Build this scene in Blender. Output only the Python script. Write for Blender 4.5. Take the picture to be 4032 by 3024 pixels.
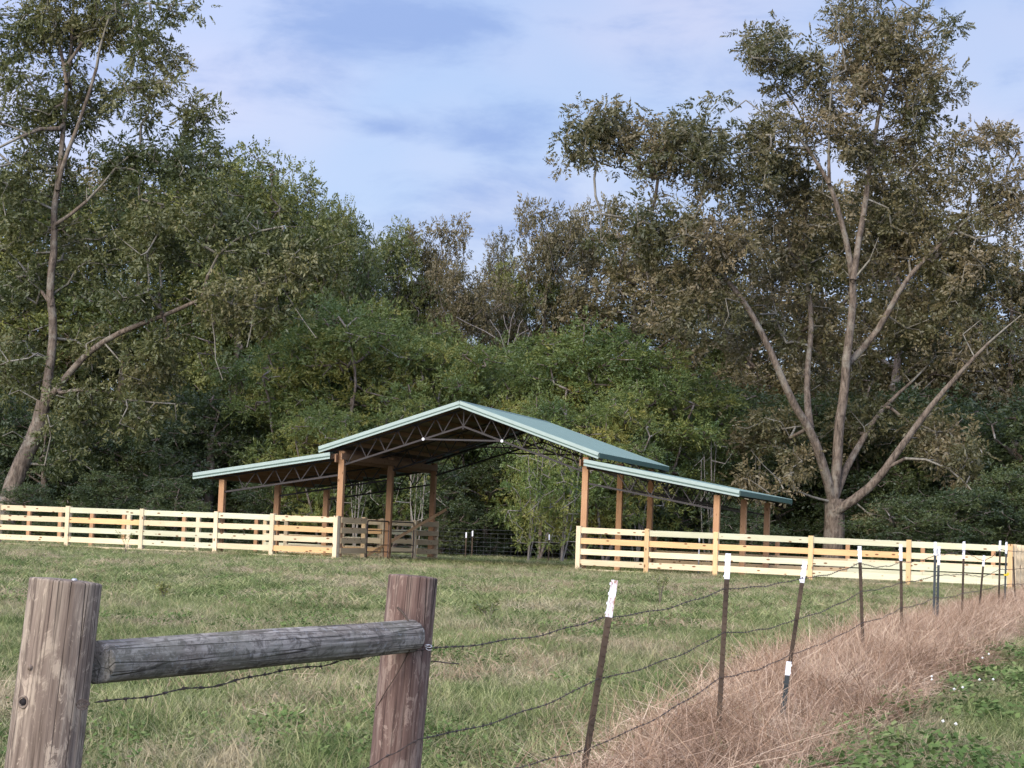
import bpy, math, random
import numpy as np
from mathutils import Vector, Matrix

scene = bpy.context.scene
for o in list(bpy.data.objects): bpy.data.objects.remove(o)
R = math.radians
rng = np.random.default_rng(7)
random.seed(7)

# ------------------------------------------------------------------ camera
EYE = np.array([0.0, 0.0, 1.6])
FPX = 8000.0                                   # focal length in pixels of the 4032 px wide photograph
CF = np.array([0.0, 0.9972803, 0.07370213]); CR = np.array([0.99927461, -0.00280673, 0.03797853]); CU = np.array([-0.0380821, -0.07364867, 0.99655689])
cam_d = bpy.data.cameras.new('camera'); cam = bpy.data.objects.new('camera', cam_d); scene.collection.objects.link(cam)
cam_d.sensor_width = 36; cam_d.lens = 36 * FPX / 4032; cam_d.clip_start = 0.1; cam_d.clip_end = 3000
m = Matrix.Identity(4)
for i in range(3):
    m[i][0] = CR[i]; m[i][1] = CU[i]; m[i][2] = -CF[i]; m[i][3] = EYE[i]
cam.matrix_world = m
scene.camera = cam

def at(px, py, Y):
    """point of the place seen at pixel (px, py) of the 4032x3024 photograph, Y metres away"""
    d = CF + CR * (px - 2016) / FPX - CU * (py - 1512) / FPX
    return EYE + d * (Y / d[1])
def dat(x, y, Y): return at(x * 1.8228, y * 1.8228, Y)

# ------------------------------------------------------------------ light
SUN_EL, SUN_AZ = 24.0, 212.0                   # azimuth clockwise from +Y: behind the camera, to its left
world = bpy.data.worlds.new('World'); scene.world = world; world.use_nodes = True
def build_world():
    nt = world.node_tree; nt.nodes.clear(); N = nt.nodes.new; L = nt.links.new
    out = N('ShaderNodeOutputWorld'); bg = N('ShaderNodeBackground'); bg.inputs[1].default_value = 0.10
    sky = N('ShaderNodeTexSky'); sky.sky_type = 'NISHITA'; sky.sun_disc = False
    sky.sun_elevation = R(SUN_EL); sky.sun_rotation = R(SUN_AZ); sky.air_density = 1.2; sky.dust_density = 1.0; sky.ozone_density = 2.0
    tc = N('ShaderNodeTexCoord'); sep = N('ShaderNodeSeparateXYZ'); L(tc.outputs['Generated'], sep.inputs[0])
    mp = N('ShaderNodeMapping'); mp.inputs['Scale'].default_value = (11, 11, 30); mp.inputs['Location'].default_value = (1.4, 0.3, 0.9)
    L(tc.outputs['Generated'], mp.inputs[0])
    n1 = N('ShaderNodeTexNoise'); n1.inputs['Scale'].default_value = 1.0; n1.inputs['Detail'].default_value = 7; n1.inputs['Roughness'].default_value = 0.60; n1.inputs['Distortion'].default_value = 0.3
    L(mp.outputs[0], n1.inputs['Vector'])
    mp2 = N('ShaderNodeMapping'); mp2.inputs['Scale'].default_value = (3, 3, 6); mp2.inputs['Location'].default_value = (5, 2, 1)
    L(tc.outputs['Generated'], mp2.inputs[0])
    n2 = N('ShaderNodeTexNoise'); n2.inputs['Scale'].default_value = 1.2; n2.inputs['Detail'].default_value = 3
    L(mp2.outputs[0], n2.inputs['Vector'])
    # thin veil of evening cloud: pale blue to lavender
    veil = N('ShaderNodeValToRGB'); veil.color_ramp.elements[0].position = 0.40; veil.color_ramp.elements[0].color = (0.40, 0.54, 0.88, 1)
    veil.color_ramp.elements[1].position = 0.62; veil.color_ramp.elements[1].color = (0.64, 0.63, 0.87, 1)
    L(n2.outputs[0], veil.inputs[0])
    sc = N('ShaderNodeVectorMath'); sc.operation = 'SCALE'; L(veil.outputs[0], sc.inputs[0])
    # the western half of the evening sky, behind the camera, glows brighter
    dt = N('ShaderNodeVectorMath'); dt.operation = 'DOT_PRODUCT'; L(tc.outputs['Generated'], dt.inputs[0]); dt.inputs[1].default_value = (math.sin(R(SUN_AZ)), math.cos(R(SUN_AZ)), 0.25)
    gl = N('ShaderNodeMapRange'); gl.interpolation_type = 'SMOOTHSTEP'; L(dt.outputs['Value'], gl.inputs[0]); gl.inputs[1].default_value = -0.9; gl.inputs[2].default_value = 1.0; gl.inputs[3].default_value = 5.3; gl.inputs[4].default_value = 26.0
    L(gl.outputs[0], sc.inputs['Scale'])
    mx = N('ShaderNodeMix'); mx.data_type = 'RGBA'; mx.inputs[0].default_value = 0.72
    L(sky.outputs[0], mx.inputs[6]); L(sc.outputs[0], mx.inputs[7])
    # darker blue-grey cloud patches
    def mask(cx, cz, rx, rz, amp):
        gx = N('ShaderNodeMath'); gx.operation = 'SUBTRACT'; L(sep.outputs[0], gx.inputs[0]); gx.inputs[1].default_value = cx
        gz = N('ShaderNodeMath'); gz.operation = 'SUBTRACT'; L(sep.outputs[2], gz.inputs[0]); gz.inputs[1].default_value = cz
        cb = N('ShaderNodeCombineXYZ')
        a = N('ShaderNodeMath'); a.operation = 'DIVIDE'; L(gx.outputs[0], a.inputs[0]); a.inputs[1].default_value = rx
        b = N('ShaderNodeMath'); b.operation = 'DIVIDE'; L(gz.outputs[0], b.inputs[0]); b.inputs[1].default_value = rz
        L(a.outputs[0], cb.inputs[0]); L(b.outputs[0], cb.inputs[1])
        ln = N('ShaderNodeVectorMath'); ln.operation = 'LENGTH'; L(cb.outputs[0], ln.inputs[0])
        mr = N('ShaderNodeMapRange'); mr.interpolation_type = 'SMOOTHSTEP'; L(ln.outputs['Value'], mr.inputs[0])
        mr.inputs[1].default_value = 0; mr.inputs[2].default_value = 1.6; mr.inputs[3].default_value = amp; mr.inputs[4].default_value = 0
        return mr.outputs[0]
    tot = None
    def dirpx(x, y):
        d = CF + CR * (x * 1.8228 - 2016) / FPX - CU * (y * 1.8228 - 1512) / FPX; return d / np.linalg.norm(d)
    for (x, y, rx, ry, amp) in ((860, 60, 230, 90, .26), (1110, 270, 170, 60, .22), (845, 278, 80, 18, .16), (620, 60, 160, 60, .08), (1010, 400, 180, 40, .10)):
        d = dirpx(x, y); o = mask(d[0], d[2], rx / 4389, ry / 4389, amp)
        if tot is None: tot = o
        else:
            ad = N('ShaderNodeMath'); ad.operation = 'ADD'; L(tot, ad.inputs[0]); L(o, ad.inputs[1]); tot = ad.outputs[0]
    ad = N('ShaderNodeMath'); ad.operation = 'ADD'; L(tot, ad.inputs[0]); L(n1.outputs[0], ad.inputs[1])
    cr = N('ShaderNodeMapRange'); cr.interpolation_type = 'SMOOTHSTEP'; cr.inputs[1].default_value = 0.43; cr.inputs[2].default_value = 0.78; cr.inputs[3].default_value = 0; cr.inputs[4].default_value = 0.85
    L(ad.outputs[0], cr.inputs[0])
    dk = N('ShaderNodeMix'); dk.data_type = 'RGBA'; L(cr.outputs[0], dk.inputs[0]); L(mx.outputs[2], dk.inputs[6]); dk.inputs[7].default_value = (1.7, 2.45, 4.4, 1)
    L(dk.outputs[2], bg.inputs[0]); L(bg.outputs[0], out.inputs[0])
build_world()
sl = bpy.data.lights.new('sun', 'SUN'); sl.energy = 2.3; sl.angle = R(45); sl.color = (1.0, 0.89, 0.72)
so = bpy.data.objects.new('sun', sl); scene.collection.objects.link(so)
sd = Vector((math.sin(R(SUN_AZ)) * math.cos(R(SUN_EL)), math.cos(R(SUN_AZ)) * math.cos(R(SUN_EL)), math.sin(R(SUN_EL))))
so.rotation_euler = sd.to_track_quat('Z', 'Y').to_euler()
vs = scene.view_settings; vs.view_transform = 'Standard'; vs.look = 'None'; vs.exposure = 0.90; vs.gamma = 1; vs.use_curve_mapping = False
scene.cycles.max_bounces = 6; scene.cycles.diffuse_bounces = 3; scene.cycles.glossy_bounces = 2; scene.cycles.transmission_bounces = 3; scene.cycles.transparent_max_bounces = 4
scene.cycles.caustics_reflective = False; scene.cycles.caustics_refractive = False

# ------------------------------------------------------------------ helpers
def tag(o, label=None, cat=None, group=None, kind=None):
    if label: o['label'] = label
    if cat: o['category'] = cat
    if group: o['group'] = group
    if kind: o['kind'] = kind
    return o
def empty(name, loc=(0, 0, 0), rz=0):
    o = bpy.data.objects.new(name, None); scene.collection.objects.link(o)
    o.location = Vector(loc); o.rotation_euler = (0, 0, rz); o.empty_display_size = 0.2
    return o
def link(name, me, parent=None, loc=None, rot=None, scl=None):
    o = bpy.data.objects.new(name, me); scene.collection.objects.link(o); o.parent = parent
    if loc is not None: o.location = Vector(loc)
    if rot is not None: o.rotation_euler = rot
    if scl is not None: o.scale = scl
    return o
def npmesh(name, V, F, mats, smooth=False, attr=None, mat_idx=None):
    """V (n,3); F (m,k) with k 3 or 4, all alike"""
    V = np.asarray(V, dtype=np.float32); F = np.asarray(F, dtype=np.int32); k = F.shape[1]
    me = bpy.data.meshes.new(name)
    me.vertices.add(len(V)); me.vertices.foreach_set('co', V.ravel())
    me.loops.add(F.size); me.loops.foreach_set('vertex_index', F.ravel())
    me.polygons.add(len(F)); me.polygons.foreach_set('loop_start', np.arange(0, F.size, k, dtype=np.int32))
    try: me.polygons.foreach_set('loop_total', np.full(len(F), k, dtype=np.int32))
    except Exception: pass
    if smooth: me.polygons.foreach_set('use_smooth', np.ones(len(F), dtype=bool))
    for mt in (mats if isinstance(mats, (list, tuple)) else [mats]): me.materials.append(mt)
    if mat_idx is not None: me.polygons.foreach_set('material_index', np.asarray(mat_idx, dtype=np.int32))
    me.update(calc_edges=True)
    if attr is not None:
        for nme, (dom, typ, val) in attr.items():
            a = me.attributes.new(nme, typ, dom); a.data.foreach_set('value' if typ == 'FLOAT' else 'vector', np.asarray(val, dtype=np.float32).ravel())
    return me
class MB:
    """collects quads for one mesh"""
    def __init__(s): s.v = []; s.f = []; s.n = 0
    def add(s, V, F): s.v.append(np.asarray(V, float)); s.f += [tuple(int(i) + s.n for i in f) for f in F]; s.n += len(V)
    def box(s, c, sx, sy, sz, ax=None):
        c = np.asarray(c, float); ax = np.eye(3) if ax is None else np.asarray(ax, float)
        V = [c + ax[0] * sx * i / 2 + ax[1] * sy * j / 2 + ax[2] * sz * k / 2 for k in (-1, 1) for (i, j) in ((-1, -1), (1, -1), (1, 1), (-1, 1))]
        s.add(V, [(3, 2, 1, 0), (4, 5, 6, 7), (0, 1, 5, 4), (1, 2, 6, 5), (2, 3, 7, 6), (3, 0, 4, 7)])
    def bar(s, a, b, w, h, up=(0, 0, 1)):
        a = np.asarray(a, float); b = np.asarray(b, float); d = b - a; l = np.linalg.norm(d); d = d / l
        x = np.cross(d, up); n = np.linalg.norm(x)
        x = np.array([1., 0, 0]) if n < 1e-6 else x / n
        z = np.cross(x, d); s.box((a + b) / 2, w, l, h, np.array([x, d, z]))
    def tube(s, pts, rad, k=8, cap=True):
        P = np.asarray(pts, float); n = len(P); rad = np.broadcast_to(rad, (n,))
        T = np.gradient(P, axis=0); T /= np.linalg.norm(T, axis=1)[:, None] + 1e-12
        ref = np.array([0, 0, 1.]) if abs(T[0][2]) < 0.9 else np.array([1., 0, 0])
        V = []; x = np.cross(T[0], ref); x /= np.linalg.norm(x)
        for i in range(n):
            x = x - T[i] * np.dot(x, T[i]); x /= np.linalg.norm(x) + 1e-12; y = np.cross(T[i], x)
            for j in range(k):
                a = 2 * math.pi * j / k; V.append(P[i] + rad[i] * (x * math.cos(a) + y * math.sin(a)))
        F = [(i * k + j, i * k + (j + 1) % k, (i + 1) * k + (j + 1) % k, (i + 1) * k + j) for i in range(n - 1) for j in range(k)]
        if cap: F += [tuple(range(k))[::-1], tuple((n - 1) * k + j for j in range(k))]
        s.add(V, F)
    def mesh(s, name, mats, smooth=False):
        me = bpy.data.meshes.new(name); me.from_pydata([tuple(v) for v in np.concatenate(s.v)], [], s.f)
        for mt in (mats if isinstance(mats, (list, tuple)) else [mats]): me.materials.append(mt)
        if smooth:
            for p in me.polygons: p.use_smooth = True
        me.update(); return me
    def build(s, name, mats, parent=None, smooth=False, loc=None): return link(name, s.mesh(name, mats, smooth), parent, loc)

# value noise used for shapes
def vnoise(P, seed=0):
    P = np.asarray(P, float); I = np.floor(P).astype(np.int64); f = P - I; f = f * f * (3 - 2 * f)
    def h(a, b, c):
        n = (a * 374761393 + b * 668265263 + c * 2147483647 + seed * 974634777) & 0xFFFFFFFF
        n = ((n ^ (n >> 13)) * 1274126177) & 0xFFFFFFFF; n = (n ^ (n >> 16)) & 0xFFFFFF
        return n / float(0xFFFFFF)
    r = 0
    for dx in (0, 1):
        for dy in (0, 1):
            for dz in (0, 1):
                w = (f[..., 0] if dx else 1 - f[..., 0]) * (f[..., 1] if dy else 1 - f[..., 1]) * (f[..., 2] if dz else 1 - f[..., 2])
                r = r + w * h(I[..., 0] + dx, I[..., 1] + dy, I[..., 2] + dz)
    return r * 2 - 1
def sstep(a, b, x):
    t = np.clip((np.asarray(x, float) - a) / (b - a), 0, 1); return t * t * (3 - 2 * t)

# ------------------------------------------------------------------ materials
def mat(name, rough=0.8, spec=0.3):
    mt = bpy.data.materials.new(name); mt.use_nodes = True
    nt = mt.node_tree; b = nt.nodes['Principled BSDF']; b.inputs['Roughness'].default_value = rough
    b.inputs['Specular IOR Level'].default_value = spec
    return mt, nt, b
def ramp(nt, src, stops):
    r = nt.nodes.new('ShaderNodeValToRGB'); e = r.color_ramp.elements
    while len(e) < len(stops): e.new(0.5)
    for k, (p, c) in enumerate(stops): e[k].position = p; e[k].color = (*c, 1)
    nt.links.new(src, r.inputs[0]); return r.outputs[0]
def noise(nt, vec, scale, detail=4, rough=0.55, dist=0.0):
    n = nt.nodes.new('ShaderNodeTexNoise'); n.inputs['Scale'].default_value = scale; n.inputs['Detail'].default_value = detail
    n.inputs['Roughness'].default_value = rough; n.inputs['Distortion'].default_value = dist
    if vec is not None: nt.links.new(vec, n.inputs['Vector'])
    return n.outputs[0]
def coords(nt, scale=(1, 1, 1), kind='Object', rnd=0.0, space=None):
    tc = nt.nodes.new('ShaderNodeTexCoord'); mp = nt.nodes.new('ShaderNodeMapping'); mp.inputs['Scale'].default_value = scale
    src = tc.outputs[kind]
    if kind == 'World':
        pass
    if rnd:
        oi = nt.nodes.new('ShaderNodeObjectInfo'); ml = nt.nodes.new('ShaderNodeMath'); ml.operation = 'MULTIPLY'; ml.inputs[1].default_value = rnd
        nt.links.new(oi.outputs['Random'], ml.inputs[0]); ad = nt.nodes.new('ShaderNodeVectorMath'); ad.operation = 'ADD'
        nt.links.new(src, ad.inputs[0]); nt.links.new(ml.outputs[0], ad.inputs[1]); src = ad.outputs[0]
    nt.links.new(src, mp.inputs[0]); return mp.outputs[0]
def wpos(nt, scale=(1, 1, 1)):
    g = nt.nodes.new('ShaderNodeNewGeometry'); mp = nt.nodes.new('ShaderNodeMapping'); mp.inputs['Scale'].default_value = scale
    nt.links.new(g.outputs['Position'], mp.inputs[0]); return mp.outputs[0]
def mix(nt, fac, a, b, mode='MIX'):
    m_ = nt.nodes.new('ShaderNodeMix'); m_.data_type = 'RGBA'; m_.blend_type = mode
    for s, v in ((0, fac), (6, a), (7, b)):
        if isinstance(v, (int, float)): m_.inputs[s].default_value = v
        elif isinstance(v, tuple): m_.inputs[s].default_value = (*v, 1)
        else: nt.links.new(v, m_.inputs[s])
    return m_.outputs[2]
def bump(nt, b, h, strength=0.3, dist=0.01):
    bp = nt.nodes.new('ShaderNodeBump'); bp.inputs['Strength'].default_value = strength; bp.inputs['Distance'].default_value = dist
    nt.links.new(h, bp.inputs['Height']); nt.links.new(bp.outputs[0], b.inputs['Normal'])
def maprange(nt, v, a, b, c=0.0, d=1.0):
    m_ = nt.nodes.new('ShaderNodeMapRange'); nt.links.new(v, m_.inputs[0])
    for i, x in enumerate((a, b, c, d)): m_.inputs[i + 1].default_value = x
    return m_.outputs[0]
def orand(nt):
    return nt.nodes.new('ShaderNodeObjectInfo').outputs['Random']

def pine(name, c1, c2, knot=(0.16, 0.075, 0.03), axis='X', rough=0.75):
    """sawn pine: grain along the board's long axis, darker knots"""
    mt, nt, b = mat(name, rough, 0.25)
    s = {'X': (1.2, 22, 22), 'Z': (22, 22, 1.2)}[axis]
    v = coords(nt, s, 'Object', 37.0)
    g = noise(nt, v, 1.6, 5, 0.6, 0.6)
    col = ramp(nt, g, [(0.3, c1), (0.72, c2)])
    s2 = {'X': (0.55, 1.0, 1.0), 'Z': (1.0, 1.0, 0.55)}[axis]
    v2 = coords(nt, s2, 'Object', 91.0)
    lo = noise(nt, v2, 1.7, 3)
    tint = maprange(nt, lo, 0.35, 0.7, 0.0, 0.5)
    col = mix(nt, tint, col, tuple(0.80 * x for x in c1))
    vo = nt.nodes.new('ShaderNodeTexVoronoi'); vo.inputs['Scale'].default_value = 1.0
    v3 = coords(nt, {'X': (3.0, 7.0, 7.0), 'Z': (7.0, 7.0, 3.0)}[axis], 'Object', 53.0); nt.links.new(v3, vo.inputs['Vector'])
    km = maprange(nt, vo.outputs['Distance'], 0.13, 0.20, 1.0, 0.0)
    col = mix(nt, km, col, knot)
    rnd = orand(nt); br = maprange(nt, rnd, 0, 1, 0.84, 1.1)
    hs = nt.nodes.new('ShaderNodeHueSaturation'); nt.links.new(br, hs.inputs['Value']); nt.links.new(col, hs.inputs['Color'])
    nt.links.new(hs.outputs[0], b.inputs['Base Color']); bump(nt, b, g, 0.25, 0.004)
    return mt
M = {}
M['pine'] = pine('new_pine', (0.59, 0.465, 0.27), (0.68, 0.58, 0.37))
M['pine_g'] = pine('green_treated_pine', (0.50, 0.48, 0.30), (0.60, 0.58, 0.40))
M['pine_o'] = pine('orange_pine', (0.58, 0.35, 0.15), (0.66, 0.44, 0.21))
M['pine_v'] = pine('new_pine_upright', (0.58, 0.45, 0.27), (0.67, 0.56, 0.37), axis='Z')
M['pine_ov'] = pine('orange_pine_upright', (0.56, 0.35, 0.16), (0.66, 0.45, 0.23), axis='Z')
M['barnpost'] = pine('barn_post_timber', (0.36, 0.19, 0.09), (0.46, 0.27, 0.14), axis='Z')
M['brown'] = pine('shade_browned_board', (0.44, 0.32, 0.17), (0.56, 0.42, 0.24))  # pine turned darker and browner, shade painted into the board colour
M['brown_v'] = pine('shade_browned_post', (0.46, 0.34, 0.18), (0.56, 0.42, 0.25), axis='Z')  # same painted-in shade for the uprights
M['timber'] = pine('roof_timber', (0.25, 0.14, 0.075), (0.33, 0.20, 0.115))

M['timber2'] = pine('old_orange_plank', (0.42, 0.26, 0.13), (0.52, 0.34, 0.18))
def metal(name, c, rough=0.45, metallic=0.0, spec=0.5, var=0.12, c2=None):
    mt, nt, b = mat(name, rough, spec); b.inputs['Metallic'].default_value = metallic
    n = noise(nt, coords(nt, (1, 1, 1), 'Object', 11.0), 3.5, 5, 0.6)
    c2 = c2 or tuple(x * (1 - 2 * var) for x in c)
    nt.links.new(ramp(nt, n, [(0.35, c2), (0.65, c)]), b.inputs['Base Color'])
    return mt
M['roof'] = metal('teal_roof_metal', (0.122, 0.182, 0.160), 0.6, 0, 0.3, 0.06)
M['trim'] = metal('pale_green_trim_metal', (0.29, 0.36, 0.31), 0.55, 0, 0.3, 0.05)
M['dtrim'] = metal('dark_green_trim_metal', (0.03, 0.085, 0.06), 0.4)
M['deck'] = metal('galvanised_deck_underside', (0.22, 0.155, 0.115), 0.6, 0.0, 0.3, 0.15)
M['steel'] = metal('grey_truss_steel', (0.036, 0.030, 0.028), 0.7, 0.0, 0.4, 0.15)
M['white'] = metal('white_paint', (0.78, 0.78, 0.80), 0.5, 0, 0.4, 0.03)
M['tpost'] = metal('rusty_brown_post_steel', (0.095, 0.068, 0.046), 0.75, 0.0, 0.15, 0.2, (0.045, 0.033, 0.024))
M['tpost_b'] = metal('blue_green_post_steel', (0.065, 0.074, 0.072), 0.7, 0.0, 0.15, 0.15)
M['wire'] = metal('rusty_wire', (0.07, 0.052, 0.042), 0.6, 0.3, 0.4, 0.2)
M['galv'] = metal('galvanised_wire', (0.42, 0.42, 0.42), 0.4, 0.7, 0.5, 0.1)
M['oldgalv'] = metal('dull_galvanised_wire', (0.13, 0.13, 0.13), 0.6, 0.2, 0.4, 0.1)
M['yellow'] = metal('yellow_plastic', (0.75, 0.52, 0.03), 0.4, 0, 0.5, 0.05)
M['gate'] = metal('brown_gate_pipe', (0.085, 0.052, 0.035), 0.45, 0.0, 0.5, 0.15)

def tip_mat():
    mt, nt, b = mat('chipped_white_post_paint', 0.55, 0.4)
    n = noise(nt, coords(nt, (60, 60, 18), 'Object', 9.0), 1.0, 5, 0.65)
    nt.links.new(ramp(nt, n, [(0.38, (0.30, 0.14, 0.07)), (0.50, (0.76, 0.74, 0.76)), (0.9, (0.82, 0.82, 0.85))]), b.inputs['Base Color']); return mt
M['tip'] = tip_mat()

def old_wood(name, dark, mid, light, lichen=None, axis='Z', green=0.0):
    mt, nt, b = mat(name, 0.9, 0.15)
    S = (lambda a, l: (a, a, l) if axis == 'Z' else (l, a, a))
    fine = noise(nt, coords(nt, S(90, 2.2)), 1.0, 8, 0.65, 0.3)
    mid_n = noise(nt, coords(nt, S(22, 1.6)), 1.0, 6, 0.65, 0.8)
    patch = noise(nt, coords(nt, S(7, 2.6)), 1.0, 8, 0.68, 1.0)
    col = ramp(nt, mid_n, [(0.30, dark), (0.5, mid), (0.70, light)])
    col = mix(nt, maprange(nt, patch, 0.52, 0.56, 0, 0.85), col, light)
    flake = noise(nt, coords(nt, S(24, 9)), 1.0, 8, 0.75, 1.5)
    col = mix(nt, maprange(nt, flake, 0.56, 0.60, 0, 0.7), col, tuple(min(1, x * 1.25) for x in light))
    col = mix(nt, maprange(nt, fine, 0.50, 0.36, 0, 0.65), col, tuple(x * 0.35 for x in dark))
    # long drying cracks
    w = nt.nodes.new('ShaderNodeTexVoronoi'); w.feature = 'DISTANCE_TO_EDGE'; w.inputs['Scale'].default_value = 1.0
    nt.links.new(coords(nt, S(26, 0.55)), w.inputs['Vector'])
    crack = maprange(nt, w.outputs['Distance'], 0.0, 0.035, 1.0, 0.0)
    gate_ = maprange(nt, noise(nt, coords(nt, S(9, 1.1)), 1.0, 3), 0.47, 0.56, 0, 1)
    cm = nt.nodes.new('ShaderNodeMath'); cm.operation = 'MULTIPLY'; nt.links.new(crack, cm.inputs[0]); nt.links.new(gate_, cm.inputs[1])
    col = mix(nt, cm.outputs[0], col, (0.018, 0.013, 0.011))
    if lichen:
        ln = noise(nt, coords(nt, (14, 22, 22)), 1.0, 10, 0.78, 0.6)
        col = mix(nt, maprange(nt, ln, 0.50, 0.57, 0, 0.8), col, lichen)
        ln3 = noise(nt, coords(nt, (30, 40, 40)), 1.0, 6, 0.75)
        col = mix(nt, maprange(nt, ln3, 0.58, 0.66, 0, 0.6), col, (0.36, 0.36, 0.34))
        # green algae keeps to the underside of the rail
        sx = nt.nodes.new('ShaderNodeSeparateXYZ'); g = nt.nodes.new('ShaderNodeNewGeometry'); nt.links.new(g.outputs['Position'], sx.inputs[0])
        ln2 = noise(nt, coords(nt, (4, 8, 8)), 1.0, 6, 0.6)
        col = mix(nt, maprange(nt, ln2, 0.46, 0.64, 0, green), col, (0.165, 0.165, 0.115))
    nt.links.new(col, b.inputs['Base Color'])
    h = mix(nt, cm.outputs[0], mix(nt, 0.5, fine, mid_n), (0, 0, 0))
    bump(nt, b, h, 0.9, 0.006); return mt
M['oldpost'] = old_wood('weathered_post_wood', (0.105, 0.077, 0.057), (0.180, 0.138, 0.104), (0.32, 0.26, 0.19))
M['redpost'] = old_wood('reddish_weathered_post_wood', (0.080, 0.050, 0.039), (0.135, 0.086, 0.067), (0.23, 0.17, 0.13))
M['oldrail'] = old_wood('grey_lichened_rail_wood', (0.145, 0.120, 0.092), (0.24, 0.205, 0.160), (0.36, 0.32, 0.26), lichen=(0.090, 0.076, 0.060), axis='X', green=0.40)

def bark(name, c1, c2, c3=(0.30, 0.29, 0.26)):
    mt, nt, b = mat(name, 0.95, 0.1)
    n = noise(nt, coords(nt, (9, 9, 2.5)), 1.0, 7, 0.7, 0.4)
    l = noise(nt, coords(nt, (1.3, 1.3, 1.3)), 1.0, 5, 0.7)
    col = ramp(nt, n, [(0.35, c1), (0.62, c2)])
    nt.links.new(mix(nt, maprange(nt, l, 0.5, 0.66, 0, 0.7), col, c3), b.inputs['Base Color']); bump(nt, b, n, 1.0, 0.05); return mt
M['bark'] = bark('pecan_bark', (0.045, 0.035, 0.027), (0.19, 0.150, 0.112), (0.25, 0.23, 0.18))
M['twig'] = bark('pale_twig_bark', (0.11, 0.098, 0.075), (0.24, 0.22, 0.17))
M['bark_d'] = bark('forest_bark', (0.07, 0.055, 0.043), (0.18, 0.145, 0.115))
M['bark_p'] = bark('pale_sapling_bark', (0.13, 0.115, 0.095), (0.29, 0.26, 0.215))
M['deadwood'] = bark('bleached_dead_wood', (0.16, 0.14, 0.12), (0.30, 0.27, 0.235), (0.3, 0.28, 0.25))

def leafmat(name, stops, trans=0.22, patch_scale=0.35):
    """stops: leaf colours from one kind of clump to the next; hue varies by clump, leaf and tree"""
    mt = bpy.data.materials.new(name); mt.use_nodes = True; nt = mt.node_tree; nt.nodes.clear(); N = nt.nodes.new
    out = N('ShaderNodeOutputMaterial'); d = N('ShaderNodeBsdfDiffuse'); t = N('ShaderNodeBsdfTranslucent'); g = N('ShaderNodeBsdfGlossy'); g.inputs['Roughness'].default_value = 0.45
    at_ = N('ShaderNodeAttribute'); at_.attribute_name = 'tone'
    n = noise(nt, coords(nt, (1, 1, 1), 'Object', 40.0), patch_scale, 3, 0.6)
    r = orand(nt)
    ma = N('ShaderNodeMath'); ma.operation = 'MULTIPLY_ADD'; nt.links.new(at_.outputs['Fac'], ma.inputs[0]); ma.inputs[1].default_value = 0.5
    mr = maprange(nt, n, 0.3, 0.7, 0.0, 0.36); nt.links.new(mr, ma.inputs[2])
    mb = N('ShaderNodeMath'); mb.operation = 'MULTIPLY_ADD'; nt.links.new(r, mb.inputs[0]); mb.inputs[1].default_value = 0.16; nt.links.new(ma.outputs[0], mb.inputs[2])
    col = ramp(nt, mb.outputs[0], stops)
    nt.links.new(col, d.inputs[0]); nt.links.new(mix(nt, 0.5, col, (0.10, 0.14, 0.02)), t.inputs[0]); g.inputs[0].default_value = (0.6, 0.65, 0.7, 1)
    m1 = N('ShaderNodeMixShader'); m1.inputs[0].default_value = trans; nt.links.new(d.outputs[0], m1.inputs[1]); nt.links.new(t.outputs[0], m1.inputs[2])
    m2 = N('ShaderNodeMixShader'); m2.inputs[0].default_value = 0.035; nt.links.new(m1.outputs[0], m2.inputs[1]); nt.links.new(g.outputs[0], m2.inputs[2])
    nt.links.new(m2.outputs[0], out.inputs[0]); return mt
M['leaf_pecan'] = leafmat('pecan_leaves', [(0.15, (0.056, 0.060, 0.022)), (0.48, (0.108, 0.098, 0.042)), (0.85, (0.190, 0.148, 0.078))])
M['leaf_left'] = leafmat('green_pecan_leaves', [(0.15, (0.054, 0.066, 0.022)), (0.5, (0.108, 0.112, 0.038)), (0.85, (0.190, 0.165, 0.070))])
M['leaf_green'] = leafmat('hardwood_leaves_green', [(0.15, (0.050, 0.070, 0.022)), (0.5, (0.105, 0.122, 0.034)), (0.85, (0.20, 0.20, 0.050))])
M['leaf_brown'] = leafmat('hardwood_leaves_olive_brown', [(0.15, (0.066, 0.062, 0.026)), (0.5, (0.140, 0.116, 0.052)), (0.85, (0.21, 0.165, 0.085))])
M['leaf_locust'] = leafmat('feathery_yellow_green_leaves', [(0.15, (0.060, 0.098, 0.030)), (0.55, (0.135, 0.172, 0.044)), (0.95, (0.30, 0.265, 0.060))], 0.3)
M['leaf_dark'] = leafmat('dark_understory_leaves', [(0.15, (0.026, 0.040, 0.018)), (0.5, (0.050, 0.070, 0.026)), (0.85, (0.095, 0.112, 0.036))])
M['leaf_bright'] = leafmat('bright_sapling_leaves', [(0.15, (0.07, 0.115, 0.025)), (0.5, (0.155, 0.195, 0.045)), (0.85, (0.26, 0.25, 0.06))], 0.3)

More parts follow.
